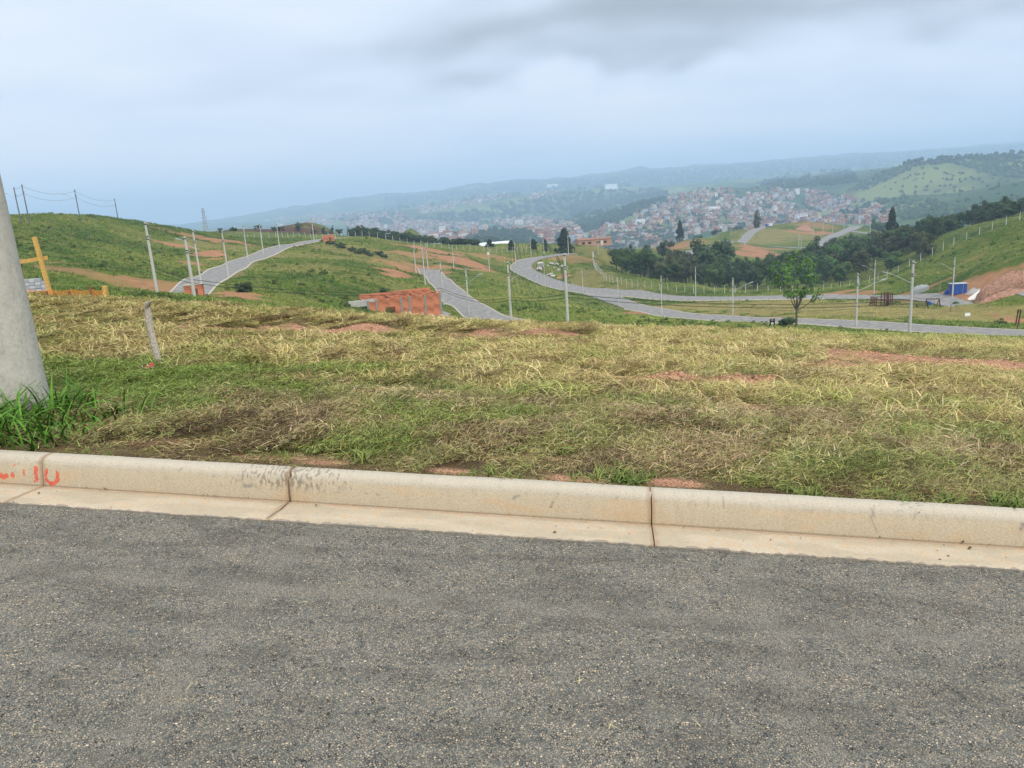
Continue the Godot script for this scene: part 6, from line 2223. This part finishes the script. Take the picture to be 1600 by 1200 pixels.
func build_distance():
	var r := RandomNumberGenerator.new()
	r.seed = 1234
	var shapes := [house_mesh(1, 7, 8, 1, true), house_mesh(2, 8, 7, 2, false), house_mesh(3, 6, 9, 2, true), house_mesh(4, 9, 8, 3, false), house_mesh(5, 7, 7, 2, false), house_mesh(6, 10, 8, 1, false)]
	var tints := [[Color(0.30, 0.15, 0.095), "unpainted brick"], [Color(0.36, 0.2, 0.13), "pale brick"], [Color(0.52, 0.47, 0.4), "cream painted"], [Color(0.6, 0.58, 0.54), "white painted"], [Color(0.36, 0.35, 0.33), "grey rendered"], [Color(0.45, 0.34, 0.2), "ochre painted"], [Color(0.3, 0.38, 0.42), "pale blue"]]
	var clump := noise(0.022, 3, 301)
	var street := noise(0.0016, 2, 302)
	var found := []
	for z in [[T1, 2300, 0], [T2, 2700, 1], [T3, 260, 2], [T4, 70, 2], [T5, 380, 2]]:
		var lo := Vector2(1e9, 1e9)
		var hi := Vector2(-1e9, -1e9)
		for p in z[0]:
			lo = lo.min(Vector2(p[0], p[1])); hi = hi.max(Vector2(p[0], p[1]))
		var n := 0
		var tries := 0
		while n < z[1] and tries < z[1] * 6:
			tries += 1
			var x := r.randf_range(lo.x, hi.x)
			var y := r.randf_range(lo.y, hi.y)
			if not inside(z[0], x, y): continue
			if clump.get_noise_2d(x, y * 2.0) < -0.16: continue
			n += 1
			var p := hit(far, x, y, 850.0, 9000.0)
			found.append([-p.z, p, z[2], r.randi() % 6, [0, 0, 0, 1, 1, 1, 2, 2, 3, 4, 4, 5, 6][r.randi() % 13], street.get_noise_2d(p.x, p.z) * 2.4 + r.randfn(0.0, 0.08) + (PI / 2 if r.randf() < 0.5 else 0.0), r.randf_range(0.68, 1.05) * (1.0 if z[2] == 0 else 1.25)])
	found.sort_custom(func(a, b): return a[0] < b[0])
	var mats := []
	for t in tints:
		var m := vmat(0.9, 0.2)
		m.albedo_color = (t[0] as Color).linear_to_srgb()
		mats.append(m)
	var rest := [[], [], [], [], [], []]
	var rest_c := []
	for k in 6: rest_c.append(PackedColorArray())
	var single := 0
	for f in found:
		var b := Basis(Vector3.UP, f[5]).scaled(Vector3.ONE * f[6])
		if single < 290 and f[2] == 0:
			single += 1
			var o := top("house", shapes[f[3]], mats[f[4]])
			o.transform = Transform3D(b, f[1])
			var l: String = "%s %s house on the near side of the hazy town hill" % [["one-storey gabled", "two-storey flat-roofed", "narrow two-storey gabled", "three-storey flat-roofed", "square two-storey", "wide one-storey flat-roofed"][f[3]], tints[f[4]][1]]
			tag(o, l, "house", "%s houses of shape %s on the town hill" % [tints[f[4]][1], ["one", "two", "three", "four", "five", "six"][f[3]]])
		else:
			rest[f[3]].append(Transform3D(b, f[1]))
			rest_c[f[3]].append(tints[f[4]][0])
	for k in 6:
		var o := scatter("distant_houses", shapes[k], M.vert, rest[k], rest_c[k])
		tag(o, "countless small houses of the hazy towns across the valley", "houses", "", "stuff")

	# woods
	var leaf := vmat(0.9, 0.1)
	var tree_shape := crown(71, 16, 14, 0.3)
	var tl := []
	var tc := PackedColorArray()
	var woods := [[[[735, 360], [790, 352], [838, 362], [848, 392], [760, 392], [700, 392]], 420], [[[880, 352], [930, 340], [990, 320], [1045, 308], [1000, 332], [950, 352], [900, 368]], 420], [[[960, 368], [1060, 362], [1085, 372], [960, 396], [890, 396]], 260], [[[1318, 300], [1380, 268], [1430, 257], [1425, 264], [1352, 298]], 130, 0.8], [[[1490, 256], [1610, 248], [1610, 280], [1560, 276], [1520, 264]], 170, 0.85], [[[880, 328], [960, 312], [1045, 298], [1045, 308], [900, 342]], 420], [[[1180, 287], [1330, 268], [1345, 285], [1200, 297]], 300], [T1, 420], [T2, 420], [[[1330, 310], [1420, 310], [1540, 330], [1420, 345], [1360, 330]], 190, 0.8], [[[600, 310], [900, 280], [1100, 262], [1100, 285], [850, 300], [600, 330]], 900], [[[1100, 262], [1600, 226], [1600, 250], [1380, 262], [1100, 285]], 900], [[[1350, 262], [1610, 248], [1610, 320], [1400, 325]], 150, 0.6], [[[640, 345], [900, 300], [1040, 295], [900, 345], [700, 352]], 420]]
	for z in woods:
		var lo := Vector2(1e9, 1e9)
		var hi := Vector2(-1e9, -1e9)
		for p in z[0]:
			lo = lo.min(Vector2(p[0], p[1])); hi = hi.max(Vector2(p[0], p[1]))
		var n := 0
		var tries := 0
		while n < z[1] and tries < z[1] * 8:
			tries += 1
			var x := r.randf_range(lo.x, hi.x)
			var y := r.randf_range(lo.y, hi.y)
			if not inside(z[0], x, y): continue
			n += 1
			var p := hit(far, x, y, 850.0, 9000.0)
			var s: float = r.randf_range(3.5, 7.0) * (1.0 if p.z > -3000.0 else 1.8) * (z[2] if z.size() > 2 else 1.0)
			tl.append(Transform3D(Basis(Vector3.UP, r.randf() * TAU).scaled(Vector3(s, s * r.randf_range(0.8, 1.2), s)), p + Vector3(0, s * 0.55, 0)))
			tc.append(Color(0.042, 0.068, 0.024) * r.randf_range(0.75, 1.4) * (1.8 if z.size() > 2 else 1.0))
	var w := scatter("distant_woods", tree_shape, leaf, tl, tc)
	tag(w, "dark woods and scattered trees on the hazy hills", "woods", "", "stuff")

	# larger buildings
	var white := mat(lin(0.74, 0.75, 0.76))
	var roofm := mat(lin(0.62, 0.64, 0.65))
	for e in [[756, 389, 80, 26, 5.0, "long pale warehouse roof below the dark wooded knoll", 0.12], [863, 292, 16, 20, 14.0, "white industrial hall on the far ridge above the meadow", 0.2], [955, 295.5, 18, 20, 20.0, "white box building on the far hill beside the woods", 0.0]]:
		var p := hit(far, e[0], e[1], 850.0, 9000.0)
		var k := -p.z / FOCAL
		var t := thing("warehouse", e[5], "warehouse", p, e[6])
		var wd: float = e[2] * k
		var dp: float = e[3] if e[0] > 800 else 46.0
		var hh: float = e[4]
		var mb := MB.new()
		mb.bx(0, hh / 2 - 4, 0, wd, hh + 8, dp)
		part("wall", mb.make(), white, t)
		mb = MB.new()
		mb.quad(Vector3(-wd / 2 - 1, hh + 0.2, dp / 2 + 1), Vector3(wd / 2 + 1, hh + 0.2, dp / 2 + 1), Vector3(wd / 2 + 1, hh + 3, 0), Vector3(-wd / 2 - 1, hh + 3, 0))
		mb.quad(Vector3(wd / 2 + 1, hh + 0.2, -dp / 2 - 1), Vector3(-wd / 2 - 1, hh + 0.2, -dp / 2 - 1), Vector3(-wd / 2 - 1, hh + 3, 0), Vector3(wd / 2 + 1, hh + 3, 0))
		part("roof", mb.make(), roofm, t)
		for q in 5:
			mb = MB.new()
			mb.bx(wd * (q - 2) / 6.0, 2.0, dp / 2 + 0.1, wd * 0.07, 3.6, 0.15)
			part("gate", mb.make(), M.metal, t)
	for e in [[692, 369, 9, 15, "narrow white apartment block standing in the valley town"], [811, 351, 12, 7, "yellowish apartment block above the valley town houses"], [1115, 329, 15, 6, "long white block halfway up the town hill"], [1252, 346, 16, 11, "pinkish white block at the foot of the town hill"], [1245, 303, 7, 8, "white block on the crest of the town hill"], [1000, 352, 14, 9, "cream block of flats at the left end of the town hill"]]:
		var p := hit(far, e[0], e[1], 850.0, 9000.0)
		var k := -p.z / FOCAL
		var t := thing("apartment_block", e[4], "apartment block", p, 0.15)
		var wd: float = e[2] * k
		var hh: float = e[3] * k
		var mb := MB.new()
		mb.bx(0, hh / 2 - 3, 0, wd, hh + 6, wd * 0.6)
		part("wall", mb.make(), mat(lin(0.66, 0.62, 0.52) if e[0] == 811 else lin(0.7, 0.69, 0.67)), t)
		mb = MB.new()
		mb.bx(0, hh + 0.3, 0, wd + 1, 0.5, wd * 0.6 + 1)
		part("roof", mb.make(), mat(lin(0.4, 0.38, 0.36)), t)
		for j in maxi(1, int(hh / 3.2)):
			for q in 4:
				mb = MB.new()
				mb.bx(wd * (q - 1.5) / 4.4, j * 3.2 + 1.6, wd * 0.3 + 0.05, wd * 0.12, 1.4, 0.12)
				part("window", mb.make(), M.dark, t)
	var ap := hit(far, 1100, 301, 850.0, 9000.0)
	lattice(thing("radio_mast", "thin lattice radio mast on the crest of the town hill", "mast", ap), 24.0 * -ap.z / FOCAL, 3.0, 1)
